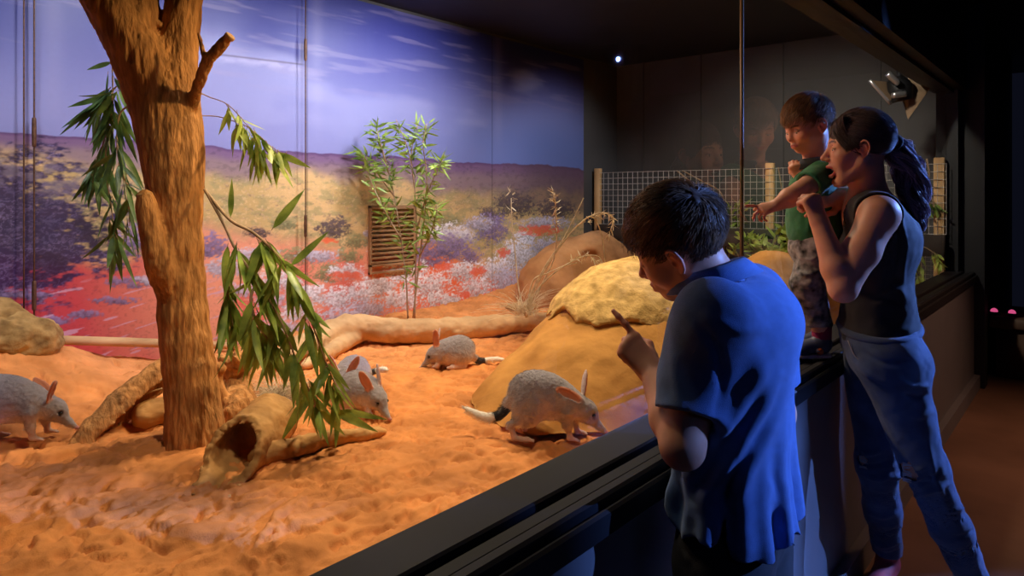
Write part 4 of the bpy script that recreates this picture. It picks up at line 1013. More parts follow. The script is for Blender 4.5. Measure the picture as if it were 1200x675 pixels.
def head_ops(M, jz=1.0, nose=1.0, cheek=0.0, cran=1.0, mouth=0.0, ears=True, lidded=.4):
    """skull, face and ears; jz shortens the lower face, mouth opens the jaw (metres)"""
    O = Ops()
    def m(x, y, z):
        return [x, y, z * jz if z < 0 else z]
    def jm(x, y, z): return m(x - mouth * .25, y, z - mouth)
    O.ell([-.012, 0, .042], [.097 * cran, .075 * cran, .088 * cran], .02, M)
    O.ell(m(.026, 0, -.018), [.066, .060, .084 * jz], .03, M)
    for s in (1, -1):
        O.cap(m(-.004, s * .050, -.056), jm(.058, s * .022, -.100), .019, .016, .025, M)
        O.ell(m(.054, s * .036, -.030), [.028 + cheek, .024 + cheek, .026 + cheek], .02, M)
        O.cap([.080, s * .010, .022], [.064, s * .044, .018], .0125, .011, .018, M)
    O.ell(jm(.073, 0, -.101), [.018, .019, .017], .02, M)
    if mouth > .004: O.cap(m(.058, .034, -.05), jm(.06, .026, -.08), .016, .014, .02, M).cap(m(.058, -.034, -.05), jm(.06, -.026, -.08), .016, .014, .02, M)
    # muzzle
    O.ell(m(.075, 0, -.066), [.022, .026, .022], .02, M)
    for s in (1, -1): O.ell([.097, s * .033, .004], [.02, .016, .0105], .014, M, sub=True)
    nb = .088 + .025 * nose
    O.cap([.088, 0, .010], m(nb - .001, 0, -.030), .0085, .0095, .012, M).ell(m(nb + .0005, 0, -.034), [.0115, .0105, .0095], .008, M)
    for s in (1, -1):
        O.ell(m(nb - .012, s * .0115, -.040), [.0095, .0072, .0075], .006, M)
        O.ell(m(nb - .006, s * .0055, -.0475), [.0045, .003, .004], .003, M, sub=True)
        O.ell(m(.0755, s * .0315, -.002), [.0150, .0150, .0148], .004, M)
        hgt = .0046 * (1 - lidded) + .0012
        O.ell(m(.089, s * .0325, -.0035 - .002 * lidded), [.009, .0118, hgt], .0015, M, sub=True)
    # lips
    up = [m(.079, .025, -.0700), m(.094, .013, -.0672), m(.0995, .0045, -.0655), m(.0995, 0, -.0662), m(.0995, -.0045, -.0655), m(.094, -.013, -.0672), m(.079, -.025, -.0700)]
    lo = [jm(.079, .024, -.0712), jm(.092, .013, -.0775), jm(.0975, 0, -.0795), jm(.092, -.013, -.0775), jm(.079, -.024, -.0712)]
    if mouth > .004:
        O.ell(m(.084, 0, -.0715 - mouth * .5 / jz), [.034, .0195, mouth * .5 + .004], .006, M, sub=True)
        lo[0] = list(np.array(lo[0]) + [-.002, -.003, mouth * .6]); lo[-1] = list(np.array(lo[-1]) + [-.002, .003, mouth * .6])
    O.arc(up, [.0025, .0042, .0048, .0044, .0048, .0042, .0025], .004, M, n=13).arc(lo, [.003, .0055, .0062, .0055, .003], .005, M, n=11)
    if mouth <= .004: O.arc([m(.083, .024, -.0708), m(.1025, 0, -.0718), m(.083, -.024, -.0708)], [.0012, .0016, .0012], .002, M, n=9, sub=True)
    if ears:
        for s in (1, -1):
            E = M @ frame([-.010, s * .0735, -.004], nrm(np.array([.93, s * -.30, .0])), nrm(np.array([-.16, s * .15, 1.0])))
            if s < 0: pass
            y = s
            O.ell([0, y * .004, 0], [.0165, .0045, .027], .006, E)
            rim = [[.012, y * .004, .008], [.011, y * .008, .022], [.0, y * .011, .030], [-.013, y * .013, .024], [-.0185, y * .0135, .008], [-.016, y * .012, -.008], [-.009, y * .0095, -.020], [.0, y * .007, -.027]]
            O.arc(rim, [.0028, .0033, .0036, .0036, .0034, .0032, .0033, .0045], .003, E, n=18)
            O.ell([.003, y * .006, -.0265], [.0065, .004, .0075], .004, E)
            O.arc([[.004, y * .006, .014], [-.006, y * .009, .010], [-.009, y * .0095, -.002], [-.002, y * .008, -.014]], [.0022, .0026, .0026, .002], .003, E, n=9)
            O.ell([.011, y * .008, -.004], [.0035, .003, .006], .003, E)
            O.ell([.002, y * .010, -.004], [.0065, .0055, .010], .003, E, sub=True)
    return O

def paint_head(V, N, c, M, jz=1.0, mouth=0.0, brow=BROW, brow_on=True, lip=LIP):
    L = xf(np.linalg.inv(M), V); S = np.linalg.norm(M[:3, 0]); nl = N @ M[:3, :3] / S
    L = L.copy(); L[:, 2] = np.where(L[:, 2] < 0, L[:, 2] / jz, L[:, 2])
    near = (np.abs(L[:, 0]) < .14) & (np.abs(L[:, 1]) < .1) & (np.abs(L[:, 2]) < .16)
    def put(c, m, col): return c * (1 - (m * near)[:, None]) + np.asarray(col) * (m * near)[:, None]
    red = np.exp(-((L[:, 0] - .062) / .03) ** 2 - ((np.abs(L[:, 1]) - .04) / .022) ** 2 - ((L[:, 2] + .03) / .022) ** 2)
    c = put(c, .35 * red, lin(222, 130, 110))
    c = put(c, .30 * np.exp(-((L[:, 0] - .112) / .014) ** 2 - (L[:, 1] / .014) ** 2 - ((L[:, 2] + .036) / .012) ** 2), lin(220, 130, 112))
    e = np.exp(-((L[:, 0] + .012) / .028) ** 2 - ((L[:, 2] + .004) / .034) ** 2) * (np.abs(L[:, 1]) > .071); c = put(c, .4 * e, lin(222, 120, 100))
    yy = np.abs(L[:, 1]); mj = mouth / jz
    if mouth > .004:
        upz = -.0672 + .0; w = (1 - sstep(.0045, .0065, np.abs(L[:, 2] - (upz - .09 * yy)))) * (yy < .026) * (L[:, 0] > .072)
        c = put(c, w, lip)
        w = (1 - sstep(.0055, .0075, np.abs(L[:, 2] - (-.0785 - mj * (1 - (yy / .026) ** 2 * .55) + .12 * yy)))) * (yy < .026) * (L[:, 0] > .066); c = put(c, w, lip)
        inn = ((L[:, 0] - .084) / .034) ** 2 + (yy / .0185) ** 2 + ((L[:, 2] + .0715 + mj * .5) / (mj * .5 + .003)) ** 2 < 1.06
        c = put(c, inn * (L[:, 0] < .0955) * 1.0, lin(92, 26, 28))
    else:
        w = (1 - sstep(.0075, .0095, np.abs(L[:, 2] + .0722))) * (1 - sstep(.019, .025, yy)) * (L[:, 0] > .074) * (1 - sstep(.0, .003, np.abs(L[:, 2] + .0722) - .0105 + .25 * yy)); c = put(c, .85 * w, lip)
    if brow_on:
        bz = .0205 + .005 * np.clip(1 - ((yy - .032) / .02) ** 2, -1, 1)
        w = (1 - sstep(.0025, .0048, np.abs(L[:, 2] - bz))) * sstep(.010, .016, yy) * (1 - sstep(.046, .052, yy)) * (L[:, 0] > .04); c = put(c, .85 * w, brow)
    lash = (1 - sstep(.0008, .002, np.abs(np.sqrt(((L[:, 0] - .0755)) ** 2 + ((yy - .0315)) ** 2 + ((L[:, 2] + .002)) ** 2) - .0148))) * (np.abs(L[:, 2] + .001) < .0032) * (L[:, 0] > .078); c = put(c, .6 * lash, lin(60, 34, 28))
    return c

def eyes(g, M, jz=1.0, gaze=(1, 0, -.3), iris=lin(92, 62, 38)):
    gz = nrm(gaze)
    for s in (1, -1):
        u = np.linspace(0, math.pi, 17); w = np.linspace(0, 2 * math.pi, 25)[:-1]
        a = nrm(np.cross(gz, [0, 1, .2])); b = np.cross(gz, a)
        D = np.cos(u)[:, None, None] * gz + np.sin(u)[:, None, None] * (np.cos(w)[None, :, None] * a + np.sin(w)[None, :, None] * b)
        c0 = np.array([.0755, s * .0315, -.002 * jz]); V = c0 + .0128 * D.reshape(-1, 3)
        i = np.arange(17 * 24).reshape(17, 24); F = np.stack([i[:-1], i[1:], np.roll(i, -1, 1)[1:], np.roll(i, -1, 1)[:-1]], -1).reshape(-1, 4)
        th = np.repeat(u, 24); col = np.where((th < .2)[:, None], lin(8, 6, 6), np.where((th < .52)[:, None], iris, lin(232, 226, 220)))
        part('eye', (xf(M, V), F), M_eyeb, g, col=col)

HAND = {'index': ((.088, .026, .0), (.040, .024, .019), .0088), 'middle': ((.091, .008, .002), (.044, .027, .020), .0090), 'ring': ((.087, -.010, .001), (.040, .025, .019), .0085), 'little': ((.079, -.026, -.003), (.031, .019, .017), .0076)}
def hand_ops(M, s, curl, thumb=((.030, .030, -.012), (.058, .050, -.020), (.084, .052, -.026), (.104, .046, -.032)), spread=(0, 0, 0, 0), O=None, tips=None):
    """x to the fingers, z out of the back of the hand, thumb on +y*s; curl: per finger (mcp, pip, dip) degrees"""
    O = Ops() if O is None else O
    q = lambda p: [p[0], p[1] * s, p[2]]
    O.cap([-.02, 0, 0], [.012, 0, 0], .026, .025, .012, M)
    for (k, (b, ls, r)), cu, sp in zip(HAND.items(), curl, spread):
        O.cap(q([.008, b[1] * .55, 0]), q(b), .0155, .0125, .014, M)
        p = np.array(b, float); a = 0.0; yaw = math.radians(sp)
        O.ell(q(p + [0, 0, .003]), [.010, .009, .009], .006, M)
        for j, (l, c) in enumerate(zip(ls, cu)):
            a += math.radians(c); d = np.array([math.cos(a) * math.cos(yaw), math.sin(yaw), -math.sin(a)])
            n = p + d * l; ra = r * (1 - .10 * j); O.cap(q(p), q(n), ra, ra * .92, .0045 if j else .008, M)
            if j < 2: O.ell(q(n), [ra * 1.02] * 3, .003, M)
            if tips is not None and j == 2: tips.append((xf(M, [q(n + d * ra * .3 + np.array([math.sin(a), 0, math.cos(a)]) * ra * .75)])[0], M[:3, :3] @ q(d), M[:3, :3] @ np.array([math.sin(a), 0, math.cos(a)]), ra * np.linalg.norm(M[:3, 0])))
            p = n
    O.ell(q([.030, .022, -.014]), [.030, .018, .016], .012, M)
    for j in range(3): O.cap(q(thumb[j]), q(thumb[j + 1]), (.0150, .0112, .0100)[j], (.0112, .0100, .0086)[j], .008, M)
    return O

def skin_mesh(name, g, O, h, paint=None, pad=.03, cut=None):
    lo = np.full(3, 1e9); hi = -lo
    for k, a, b, ra, rb, kk, M, sub in O:
        if sub: continue
        S = 1 if M is None else np.linalg.norm(M[:3, 0])
        pts = np.stack([a, b]) if k == 'cap' else a[None]; e = (max(ra, rb) if k == 'cap' else b.max()) * S
        if M is not None: pts = xf(M, pts)
        lo = np.minimum(lo, pts.min(0) - e); hi = np.maximum(hi, pts.max(0) + e)
    f = Field(lo - .03, hi + .03, h).run(O, pad=pad)
    if cut: f.cut(cut)
    V, F = f.mesh(1); c = np.broadcast_to(SKIN, V.shape).copy()
    N = vnormals(V, F)
    mt = fbm(V[:, 0] * 40, V[:, 1] * 40, V[:, 2] * 40, seed=3, oct=2); c = c * (1 + .05 * mt)[:, None]
    if paint: c = paint(V, N, c)
    o = part(name, (V, F), M_skin, g, col=c); return o

def garment(name, g, O, m, body=None, gap=.002, h=.004, sleeves=(), cut=None, strokes=(), noise=0.0, nscale=9, label=None, col=None, smooth=2, k=.02, pad=.045, extra=None, wr=()):
    allo = list(O) + [o for s in sleeves for o in s[0]]
    lo = np.full(3, 1e9); hi = -lo
    for kd, a, b, ra, rb, kk, M, sub in allo:
        if sub: continue
        S = 1 if M is None else np.linalg.norm(M[:3, 0])
        pts = np.stack([a, b]) if kd == 'cap' else a[None]; e = (max(ra, rb) if kd == 'cap' else b.max()) * S
        if M is not None: pts = xf(M, pts)
        lo = np.minimum(lo, pts.min(0) - e); hi = np.maximum(hi, pts.max(0) + e)
    lo -= .03; hi += .03
    f = Field(lo, hi, h).run(O, pad=pad)
    for so, pt, nn in sleeves:
        e = Field(lo, hi, h).run(so, pad=pad); pt = np.asarray(pt, np.float32); nn = nrm(nn).astype(np.float32)
        e.cut(lambda X: (X - pt) @ nn)
        hh = np.clip(.5 + .5 * (f.D - e.D) / k, 0, 1); f.D = f.D * (1 - hh) + e.D * hh - k * hh * (1 - hh)
    if cut: f.cut(cut)
    if body: f.minus(body, gap)
    V, F = f.mesh(smooth)
    if noise: V = displace(V, F, lambda v: fbm(v[:, 0] * nscale, v[:, 1] * nscale, v[:, 2] * nscale, seed=17, oct=3), noise)
    if strokes: V = sculpt(V, F, strokes)
    for (pts3, w, hgt) in wr: pass
    if extra: V = extra(V, F)
    c = col(V) if col else None
    o = part(name, (V, F), m, g, col=c)
    if label: o['label'] = label
    return o

def hair_mesh(name, g, M, m, region, c0, rad, n, length, whorl, rw=.0006, lift=.10, fwd=(0, 0, 0), grav=.2, seed=1, cap_grow=.004, strands=8, jitter=.25, cols=(lin(60, 40, 28), lin(96, 66, 44)), h=.004, clump=.5, outer=None, flow=None, capnoise=.004, stop=None, hug=1.3):
    """scalp cap plus combed strands in one mesh; region(L)>0 where hair grows, in head space"""
    S = np.linalg.norm(M[:3, 0]); Mi = np.linalg.inv(M); r = np.random.default_rng(seed); c0 = np.array(c0); rad = np.array(rad)
    ctr = xf(M, c0); f = Field(ctr - (rad.max() + .03) * S, ctr + (rad.max() + .03) * S, h)
    f.run(Ops().ell(c0, rad + cap_grow, .001, M), pad=.03)
    f.cut(lambda X: (-region(xf(Mi, X.reshape(-1, 3))).reshape(X.shape[:-1]) * S).astype(np.float32))
    V, F = f.mesh(1); V = displace(V, F, lambda v: fbm(v[:, 0] * 45, v[:, 1] * 45, v[:, 2] * 45, seed=8, oct=3), capnoise)
    d = nrm(r.normal(0, 1, (n * 6, 3))); p = c0 + d * (rad + cap_grow * .6); p = p[region(p) > .0][:n]; n = len(p)
    L = length(p) * r.uniform(.7, 1.15, n); path = [p]; vel = None
    cl = np.stack([vnoise(p[:, 0] * 60, p[:, 1] * 60, p[:, 2] * 60, seed=k) for k in (1, 2, 3)], 1)
    jit = r.normal(0, jitter, (n, 3)) * .5 + cl * clump
    q = p.copy()
    for t in range(strands):
        nn = nrm((q - c0) / rad ** 2)
        fl = flow(q) if flow else nrm(q - np.array(whorl)) + np.array(fwd)
        fl = nrm(fl + jit); fl = nrm(fl - nn * (fl * nn).sum(1, keepdims=True) + nn * lift * (1 if t < 2 else .25))
        dv = nrm(fl + np.array([0, 0, -grav * (t / strands)])); vel = dv if vel is None else nrm(.55 * vel + .45 * dv)
        st_ = L / strands
        if stop is not None: st_ = np.minimum(st_, .6 * np.linalg.norm(q - stop, axis=1))
        q = q + vel * st_[:, None]
        k = np.linalg.norm((q - c0) / rad, axis=1); lim = 1 + cap_grow / rad.mean() + .02 * t / strands
        q = np.where((k < lim)[:, None], c0 + (q - c0) * (lim / np.maximum(k, 1e-6))[:, None], q)
        k = np.linalg.norm((q - c0) / rad, axis=1); hl_ = lim + (hug - 1) * (.3 + .7 * t / strands)
        q = np.where((k > hl_)[:, None], c0 + (q - c0) * (hl_ / np.maximum(k, 1e-6))[:, None], q)
        path.append(q)
    pt = xf(M, np.stack(path, 1).reshape(-1, 3)).reshape(n, strands + 1, 3)
    taper = np.linspace(1, .25, strands + 1); geo = tubes(pt, rw * S * taper[None].repeat(n, 0), 3)
    cc = cols[0] + (cols[1] - cols[0]) * np.clip(.5 + .7 * cl[:, :1] + r.normal(0, .2, (n, 1)), 0, 1); cs = np.repeat(cc, (strands + 1) * 3, 0)
    G = merge((V, F, np.broadcast_to(cols[0] * .8, V.shape)), (geo[0], geo[1], cs))
    return part(name, (G[0], G[1]), m, g, col=G[2])
M_hair = mat('hair', attr=True, rough=.45, vary=.1, scale=120, spec=.35, sheen=.1)
# ------------------------------------------------------------------ boy pointing at the glass
O0 = P(860, 600, 1.28); Bf = nrm(np.array([-.12, .99, 0])); B = frame(O0, Bf, UP)
bw = lambda x, y, z: xf(B, [[x, y, z]])[0]
HB = frame(P(797, 289, 1.31), nrm(LFT * .76 + FWD * .52 - UP * .37), LFT * .45 + UP * .87 - FWD * .1, .87)
shl, elb, wri = P(826, 386, 1.23), P(800, 524, 1.16), P(764, 436, 1.33)
body = head_ops(HB, jz=.90, nose=.80, cheek=.002, lidded=.62)
nk = xf(HB, [[-.03, 0, -.055]])[0]; nb_ = bw(.012, .0, .40)
body.cap(nk, nb_, .043, .048, .03)
torso = Ops().ell([0, 0, 0], [.085, .122, .10], .04, B).ell([0, 0, .13], [.08, .112, .12], .04, B).ell([0, 0, .26], [.088, .128, .14], .04, B).ell([-.03, 0, .33], [.065, .115, .075], .04, B)
torso.cap([0, .05, .385], B_l := [0.0, .118, .375], .045, .05, .03, B).cap([0, -.05, .385], [0, -.122, .385], .045, .05, .03, B)
body += torso
body.cap(shl, elb, .046, .036, .02).cap(elb, elb + .35 * (wri - elb), .035, .036, .015).cap(elb + .35 * (wri - elb), wri, .036, .0225, .015)
HH = frame(wri, nrm(LFT * .60 + UP * .70 + FWD * .28), nrm(-FWD + RGT * .15 + UP * .1), .80)
tips = []
hand_ops(HH, -1, [(-6, 8, 6), (78, 92, 55), (84, 95, 60), (88, 95, 60)], thumb=((.030, .028, -.014), (.054, .044, -.028), (.076, .036, -.040), (.092, .022, -.046)), O=body, tips=tips)
# right arm, forward and down towards the sill
rsh, relb, rwri = bw(0, -.135, .38), bw(-.04, -.165, .15), bw(-.03, -.16, -.03)
body.cap(rsh, relb, .045, .035, .02).cap(relb, rwri, .034, .023, .015)
HR = frame(rwri, nrm(Bf * .1 - UP), nrm(RGT), .80)
hand_ops(HR, 1, [(20, 25, 15)] * 4, O=body)
for s in (1, -1):
    hp, kn, an = bw(0, s * .068, -.08), bw(-.02, s * .075, -.33), bw(-.105, s * .08, -.62)
    body.cap(hp, kn, .072, .048, .03).cap(kn, .5 * (kn + an) + Bf * -.012, .047, .046, .02).cap(.5 * (kn + an) + Bf * -.012, an, .046, .032, .02)
    body.cap(an, an + [0, 0, -.02] , .032, .03, .01)
boy = thing('person', (O0[0], O0[1], 0), 'boy in loose blue polo shirt and dark shorts pointing at the glass', 'person')
skin_mesh('body', boy, body, .003, lambda V, N, c: paint_head(V, N, c, HB, .90))
eyes(boy, HB, .90, (1, .1, -.15))
for p, d_, n_, r_ in tips[:1]:
    pass
M_polo = mat('blue_pique_polo', (.085, .185, .46), .8, .10, 60, .5, 900, sheen=.25)
st = Ops().ell([0, 0, .0], [.112, .150, .13], .05, B).ell([0, 0, .13], [.100, .138, .13], .05, B).ell([0, 0, .26], [.102, .142, .15], .05, B).ell([-.032, 0, .325], [.074, .125, .085], .05, B).ell([-.012, 0, -.09], [.112, .160, .12], .05, B)
st.cap([0, .05, .378], [0, .118, .378], .055, .061, .03, B).cap([0, -.05, .378], [0, -.125, .384], .056, .062, .03, B)
st.ell([-.025, -.02, .362], [.086, .122, .074], .04, B)
st.cap(bw(0, .118, .378), .4 * elb + .6 * shl, .064, .062, .04).cap(rsh, .5 * (rsh + relb), .06, .058, .04)
slv = Ops().cap(shl, elb, .062, .060, .03)
slr = Ops().cap(rsh, relb, .060, .056, .03)
axl_ = nrm(elb - shl)
def hem(X):
    Lx = (X.reshape(-1, 3) - O0) @ B[:3, :3]; ang = np.arctan2(Lx[:, 1], Lx[:, 0])
    z = -.005 + .012 * np.sin(ang * 9 + 1) + .012 * vnoise(ang * 4, ang * 0, seed=3) - .022 * np.exp(-((ang - 2.15) / .22) ** 2)
    slit = .07 * np.exp(-(np.abs(ang - 1.72) / .05)) 
    return (z + slit - Lx[:, 2]).reshape(X.shape[:-1]).astype(np.float32)
def flare(V, F):
    # scalloped drape towards the hem
    Lx = (V - O0) @ B[:3, :3]; ang = np.arctan2(Lx[:, 1], Lx[:, 0]); w = sstep(.22, -.02, Lx[:, 2])
    rad = nrm(np.stack([np.cos(ang), np.sin(ang), 0 * ang], 1)) @ B[:3, :3].T
    away = np.linalg.norm(V - elb, axis=1) > .09
    return V + rad * (w * away * (.010 * np.sin(ang * 9 + 1 + Lx[:, 2] * 6) + .006 * np.sin(ang * 17)))[:, None]
F1 = [([(772, 604), (808, 556), (858, 492), (906, 416)], 10, .0085), ([(812, 604), (852, 546), (892, 482), (918, 428)], 9, .008), ([(852, 604), (880, 548), (908, 490), (922, 446)], 8, .007),
      ([(794, 600), (832, 548), (876, 484), (912, 424)], 8, -.005), ([(834, 602), (868, 546), (902, 484), (920, 440)], 7, -.005), ([(838, 374), (872, 388), (912, 380)], 6, .0035), ([(815, 372), (840, 412), (846, 452), (836, 496)], 6, -.005),
      ([(790, 410), (792, 440), (796, 480)], 7, .004), ([(880, 400), (894, 450), (898, 500)], 12, .004), ([(900, 560), (908, 585), (912, 605)], 6, .006)]
garment('polo_shirt', boy, st, M_polo, body, .0025, .004, [(slv, elb - axl_ * .052, axl_), (slr, relb - .06 * nrm(relb - rsh), relb - rsh)], hem, F1, .004, 10, extra=flare)
# collar: a turned-down band round the neck
cb = nb_ + nrm(nk - nb_) * .046; ca = nrm(nk - nb_ + UP * .12)
CF = frame(cb, nrm(np.cross(np.cross(ca, Bf), ca)), ca)
def collar_geo(CF, r0, r1, h0, h1, tilt=.0, n=56, gapw=.35, th=.004, back=.012):
    a = np.linspace(gapw, 2 * math.pi - gapw, n); rows = []
    bk = (1 - np.cos(a)) * .5
    prof = [(r0, h0), (r0 + .001, h0 + .020), (r0 + .006, h0 + .026), (r0 + .012, h0 + .020), (r1, h1), (r1 - th, h1 - .001), (r0 + .007, h0 + .016), (r0 + .004, h0)]
    for r_, z_ in prof: rows.append(np.stack([np.cos(a) * r_ * 1.05, np.sin(a) * r_, z_ + back * bk * (1 if z_ > h0 - .001 else 1)], 1))
    V = xf(CF, np.stack(rows, 1).reshape(-1, 3)); k = len(prof); i = np.arange(n * k).reshape(n, k)
    F = np.stack([i[:-1], np.roll(i, -1, 1)[:-1], np.roll(i, -1, 1)[1:], i[1:]], -1).reshape(-1, 4).tolist()
    return V, F + [tuple(i[0][::-1].tolist()), tuple(i[-1].tolist())]
part('collar', collar_geo(CF, .054, .088, -.010, -.016), M_polo, boy)
M_short = mat('black_shorts', (.018, .018, .022), .8, .2, 30, .3, 500)
sh = Ops().ell([0, 0, -.02], [.098, .132, .10], .04, B)
for s in (1, -1): sh.cap(bw(0, s * .07, -.07), bw(-.015, s * .085, -.29), .088, .082, .02)
garment('shorts', boy, sh, M_short, body, .002, .005, cut=lambda X: np.maximum(O0[2] - .285 - X[..., 2], X[..., 2] - O0[2] - .075).astype(np.float32), noise=.005, nscale=12)
def ring(c, ax, r, rr, n=40, sq=1.0):
    f = nrm(np.cross(ax, [0.3, .2, .9])); q = np.cross(nrm(ax), f); a = np.linspace(0, 2 * math.pi, n)
    return tubes((c + np.cos(a)[:, None] * f * r + np.sin(a)[:, None] * q * r)[None], np.full((1, n), rr), 6)
for s in (1, -1):
    part('hem_stripe', ring(bw(-.01, s * .079, -.20), UP, .0855, .006), mat('grey_stripe', (.45, .45, .5), .7), boy)
M_shoe = mat('dark_trainer', (.03, .03, .035), .6, .2, 20, .1)
for s in (1, -1):
    a = bw(-.105, s * .08, 0); a[2] = 0
    so = Ops().cap(a + [0, 0, .045], a + Bf * .13 + [0, 0, .035], .038, .034, .02).cap(a + [0, 0, .07], a + [0, 0, .05], .04, .04, .02).ell(a + Bf * .15 + [0, 0, .028], [.04, .04, .028], .02)
    garment('shoe', boy, so, M_shoe, None, 0, .005, cut=lambda X: (.004 - X[..., 2]).astype(np.float32), smooth=1)
zl = lambda x: np.interp(x, [-.13, -.075, -.045, -.030, .004, .012, .030, .050, .10], [-.072, -.070, -.045, .022, .026, -.006, .012, .048, .056])
hair_mesh('hair', boy, HB, M_hair, lambda L: (L[:, 2] - zl(L[:, 0])) * .8, [-.014, 0, .044], [.0985, .0765, .0905], 5200,
          lambda p: np.interp(p[:, 2], [-.06, 0, .04, .09, .13], [.016, .022, .036, .060, .070]), [-.09, .02, .10], 0.00095, .30, (.35, .10, -.1), .25, 3, .006, 8, .3, (lin(78, 52, 36), lin(158, 114, 76)), .0035, .55, capnoise=.005)
# ------------------------------------------------------------------ woman holding the toddler up to the glass
mf = nrm(LFT + FWD * .46)
HM = frame(P(1006, 174, 2.05), nrm(nrm(LFT + FWD * .36) - UP * .0), UP + LFT * .10, .85)
pel = P(1028, 398, 2.12); MBo = pel
MB = frame(pel, nrm(mf), nrm(P(1006, 250, 2.08) - pel))
mw = lambda x, y, z: xf(MB, [[x, y, z]])[0]
# head with open laughing mouth
MO = .022
body = head_ops(HM, jz=.97, nose=.95, mouth=MO, lidded=.55)
nk = xf(HM, [[-.028, 0, -.06]])[0]; nb_ = P(1018, 230, 2.08)
body.cap(nk, nb_, .044, .048, .03).cap(nb_, nb_ + [0, 0, -.06], .05, .06, .03)
lsh, lel, lwr = P(1030, 252, 1.92), P(988, 338, 1.87), P(961, 262, 1.93)
rsh, rel, rwr = P(1012, 252, 2.26), P(990, 330, 2.30), P(985, 240, 2.22)
tz = np.linalg.norm(P(1006, 250, 2.08) - pel)
torso = Ops().ell([0, 0, 0], [.092, .145, .10], .05, MB).ell([-.045, .07, -.05], [.08, .075, .085], .05, MB).ell([-.045, -.07, -.05], [.08, .075, .085], .05, MB)
torso.ell([.005, 0, .14], [.085, .120, .12], .05, MB).ell([0, 0, .29], [.095, .135, .14], .05, MB).ell([.065, .065, .25], [.05, .06, .06], .04, MB).ell([.065, -.065, .25], [.05, .06, .06], .04, MB)
torso.cap(nb_ + [0, 0, -.05], lsh + [0, 0, .0], .055, .05, .04).cap(nb_ + [0, 0, -.05], rsh, .055, .05, .04).ell([-.015, 0, .34], [.072, .13, .09], .05, MB)
body += torso
def arm(sh, el, wr, O):
    O.cap(sh, .5 * (sh + el), .051, .047, .025).cap(.5 * (sh + el), el, .047, .037, .02).cap(el, el + .3 * (wr - el), .036, .038, .015).cap(el + .3 * (wr - el), wr, .038, .0245, .015)
arm(lsh, lel, lwr, body); arm(rsh, rel, rwr, body)
HL = frame(lwr, nrm(UP * .9 + LFT * .20 + FWD * .25), nrm(-FWD * .9 + RGT * .35), .86)
hand_ops(HL, -1, [(66, 82, 45), (70, 84, 48), (74, 84, 50), (78, 84, 50)], thumb=((.030, .028, -.014), (.056, .044, -.026), (.080, .040, -.038), (.098, .028, -.042)), O=body)
HRm = frame(P(990, 229, 2.14), nrm(LFT * .95 - UP * .12 - FWD * .15), nrm(-FWD * .8 + UP * .5), .86)
body.cap(rwr, P(990, 229, 2.14), .026, .024, .015)
hand_ops(HRm, 1, [(18, 26, 18), (22, 28, 18), (26, 30, 20), (30, 32, 20)], spread=(8, 2, -3, -8), O=body)
legs = {}
for nm, pts in (('l', [P(1042, 425, 2.03), P(1082, 545, 2.02), P(1146, 690, 2.10)]), ('r', [P(1024, 428, 2.20), P(1028, 545, 2.23), P(1040, 648, 2.34)])):
    legs[nm] = pts; hp, kn, an = pts
    body.cap(hp, kn, .077, .053, .04).cap(kn, .45 * kn + .55 * an, .052, .048, .02).cap(.45 * kn + .55 * an, an, .048, .034, .02)
woman = thing('person', (pel[0], pel[1], 0), 'woman with dark ponytail, black sleeveless top and ripped blue jeans holding a toddler', 'person')
skin_mesh('body', woman, body, .0033, lambda V, N, c: paint_head(V, N, c, HM, .97, MO, brow=lin(44, 28, 24), lip=lin(196, 92, 88)))
eyes(woman, HM, .97, (1, .05, -.35), lin(70, 48, 34))
tb = xf(HM, [[.083, 0, -.0735]])[0]; teeth = Ops()
for i in range(-4, 5):
    a = i * .17; teeth.ell([.0845 - .011 * (1 - math.cos(a * 2)), .0205 * math.sin(a) * 1.15, -.0735], [.0025, .0033 - .0002 * abs(i), .0052 - .0003 * abs(i)], .0006, HM)
sdf_thing('teeth', None, None, teeth, .0012, mat('teeth', (.72, .68, .6), .25), parent=woman)
# sleeveless black top
M_top = mat('black_cotton_top', (.011, .011, .014), .8, .15, 40, .3, 600, sheen=.08)
tp_ = Ops().ell([0, 0, .035], [.112, .150, .10], .05, MB).ell([.002, 0, .14], [.098, .134, .12], .05, MB).ell([0, 0, .29], [.108, .148, .15], .05, MB).ell([.068, .065, .25], [.056, .066, .066], .04, MB).ell([.068, -.065, .25], [.056, .066, .066], .04, MB)
tp_.ell([-.016, 0, .34], [.082, .140, .10], .05, MB).cap(nb_ + [0, 0, -.052], lsh + .08 * (nb_ - lsh), .070, .064, .03).cap(nb_ + [0, 0, -.052], rsh + .08 * (nb_ - rsh), .070, .064, .03)
nbl = xf(np.linalg.inv(MB), nb_[None])[0]
def topcut(X):
    L = xf(np.linalg.inv(MB), X.reshape(-1, 3)); neck = (.050 + .010 * (L[:, 0] > nbl[0])) - np.linalg.norm((L[:, :2] - nbl[:2] - [.02, 0]) * [.8, .9], axis=1)
    neck = np.where(L[:, 2] > nbl[2] - .055 - .9 * np.maximum(0, L[:, 0] - nbl[0]), neck, -1)
    hemz = .0 + .012 * np.sin(L[:, 1] * 30) - L[:, 2]
    armh = np.abs(L[:, 1]) - (.148 + .02 * sstep(.30, .40, L[:, 2]) * 0)
    return np.maximum(np.maximum(hemz, neck), armh).reshape(X.shape[:-1]).astype(np.float32)
FT = [([(1052, 262), (1058, 290), (1050, 320)], 4, -.006), ([(1044, 258), (1050, 280), (1040, 300)], 3.5, .006), ([(1062, 280), (1058, 310), (1056, 345)], 4, .006), ([(1030, 345), (1048, 338), (1062, 350)], 4, .006), ([(1020, 352), (1040, 350), (1058, 358)], 3.5, -.005), ([(1046, 300), (1040, 330), (1030, 350)], 4, -.006), ([(1046, 240), (1056, 262), (1062, 290)], 3, .005)]
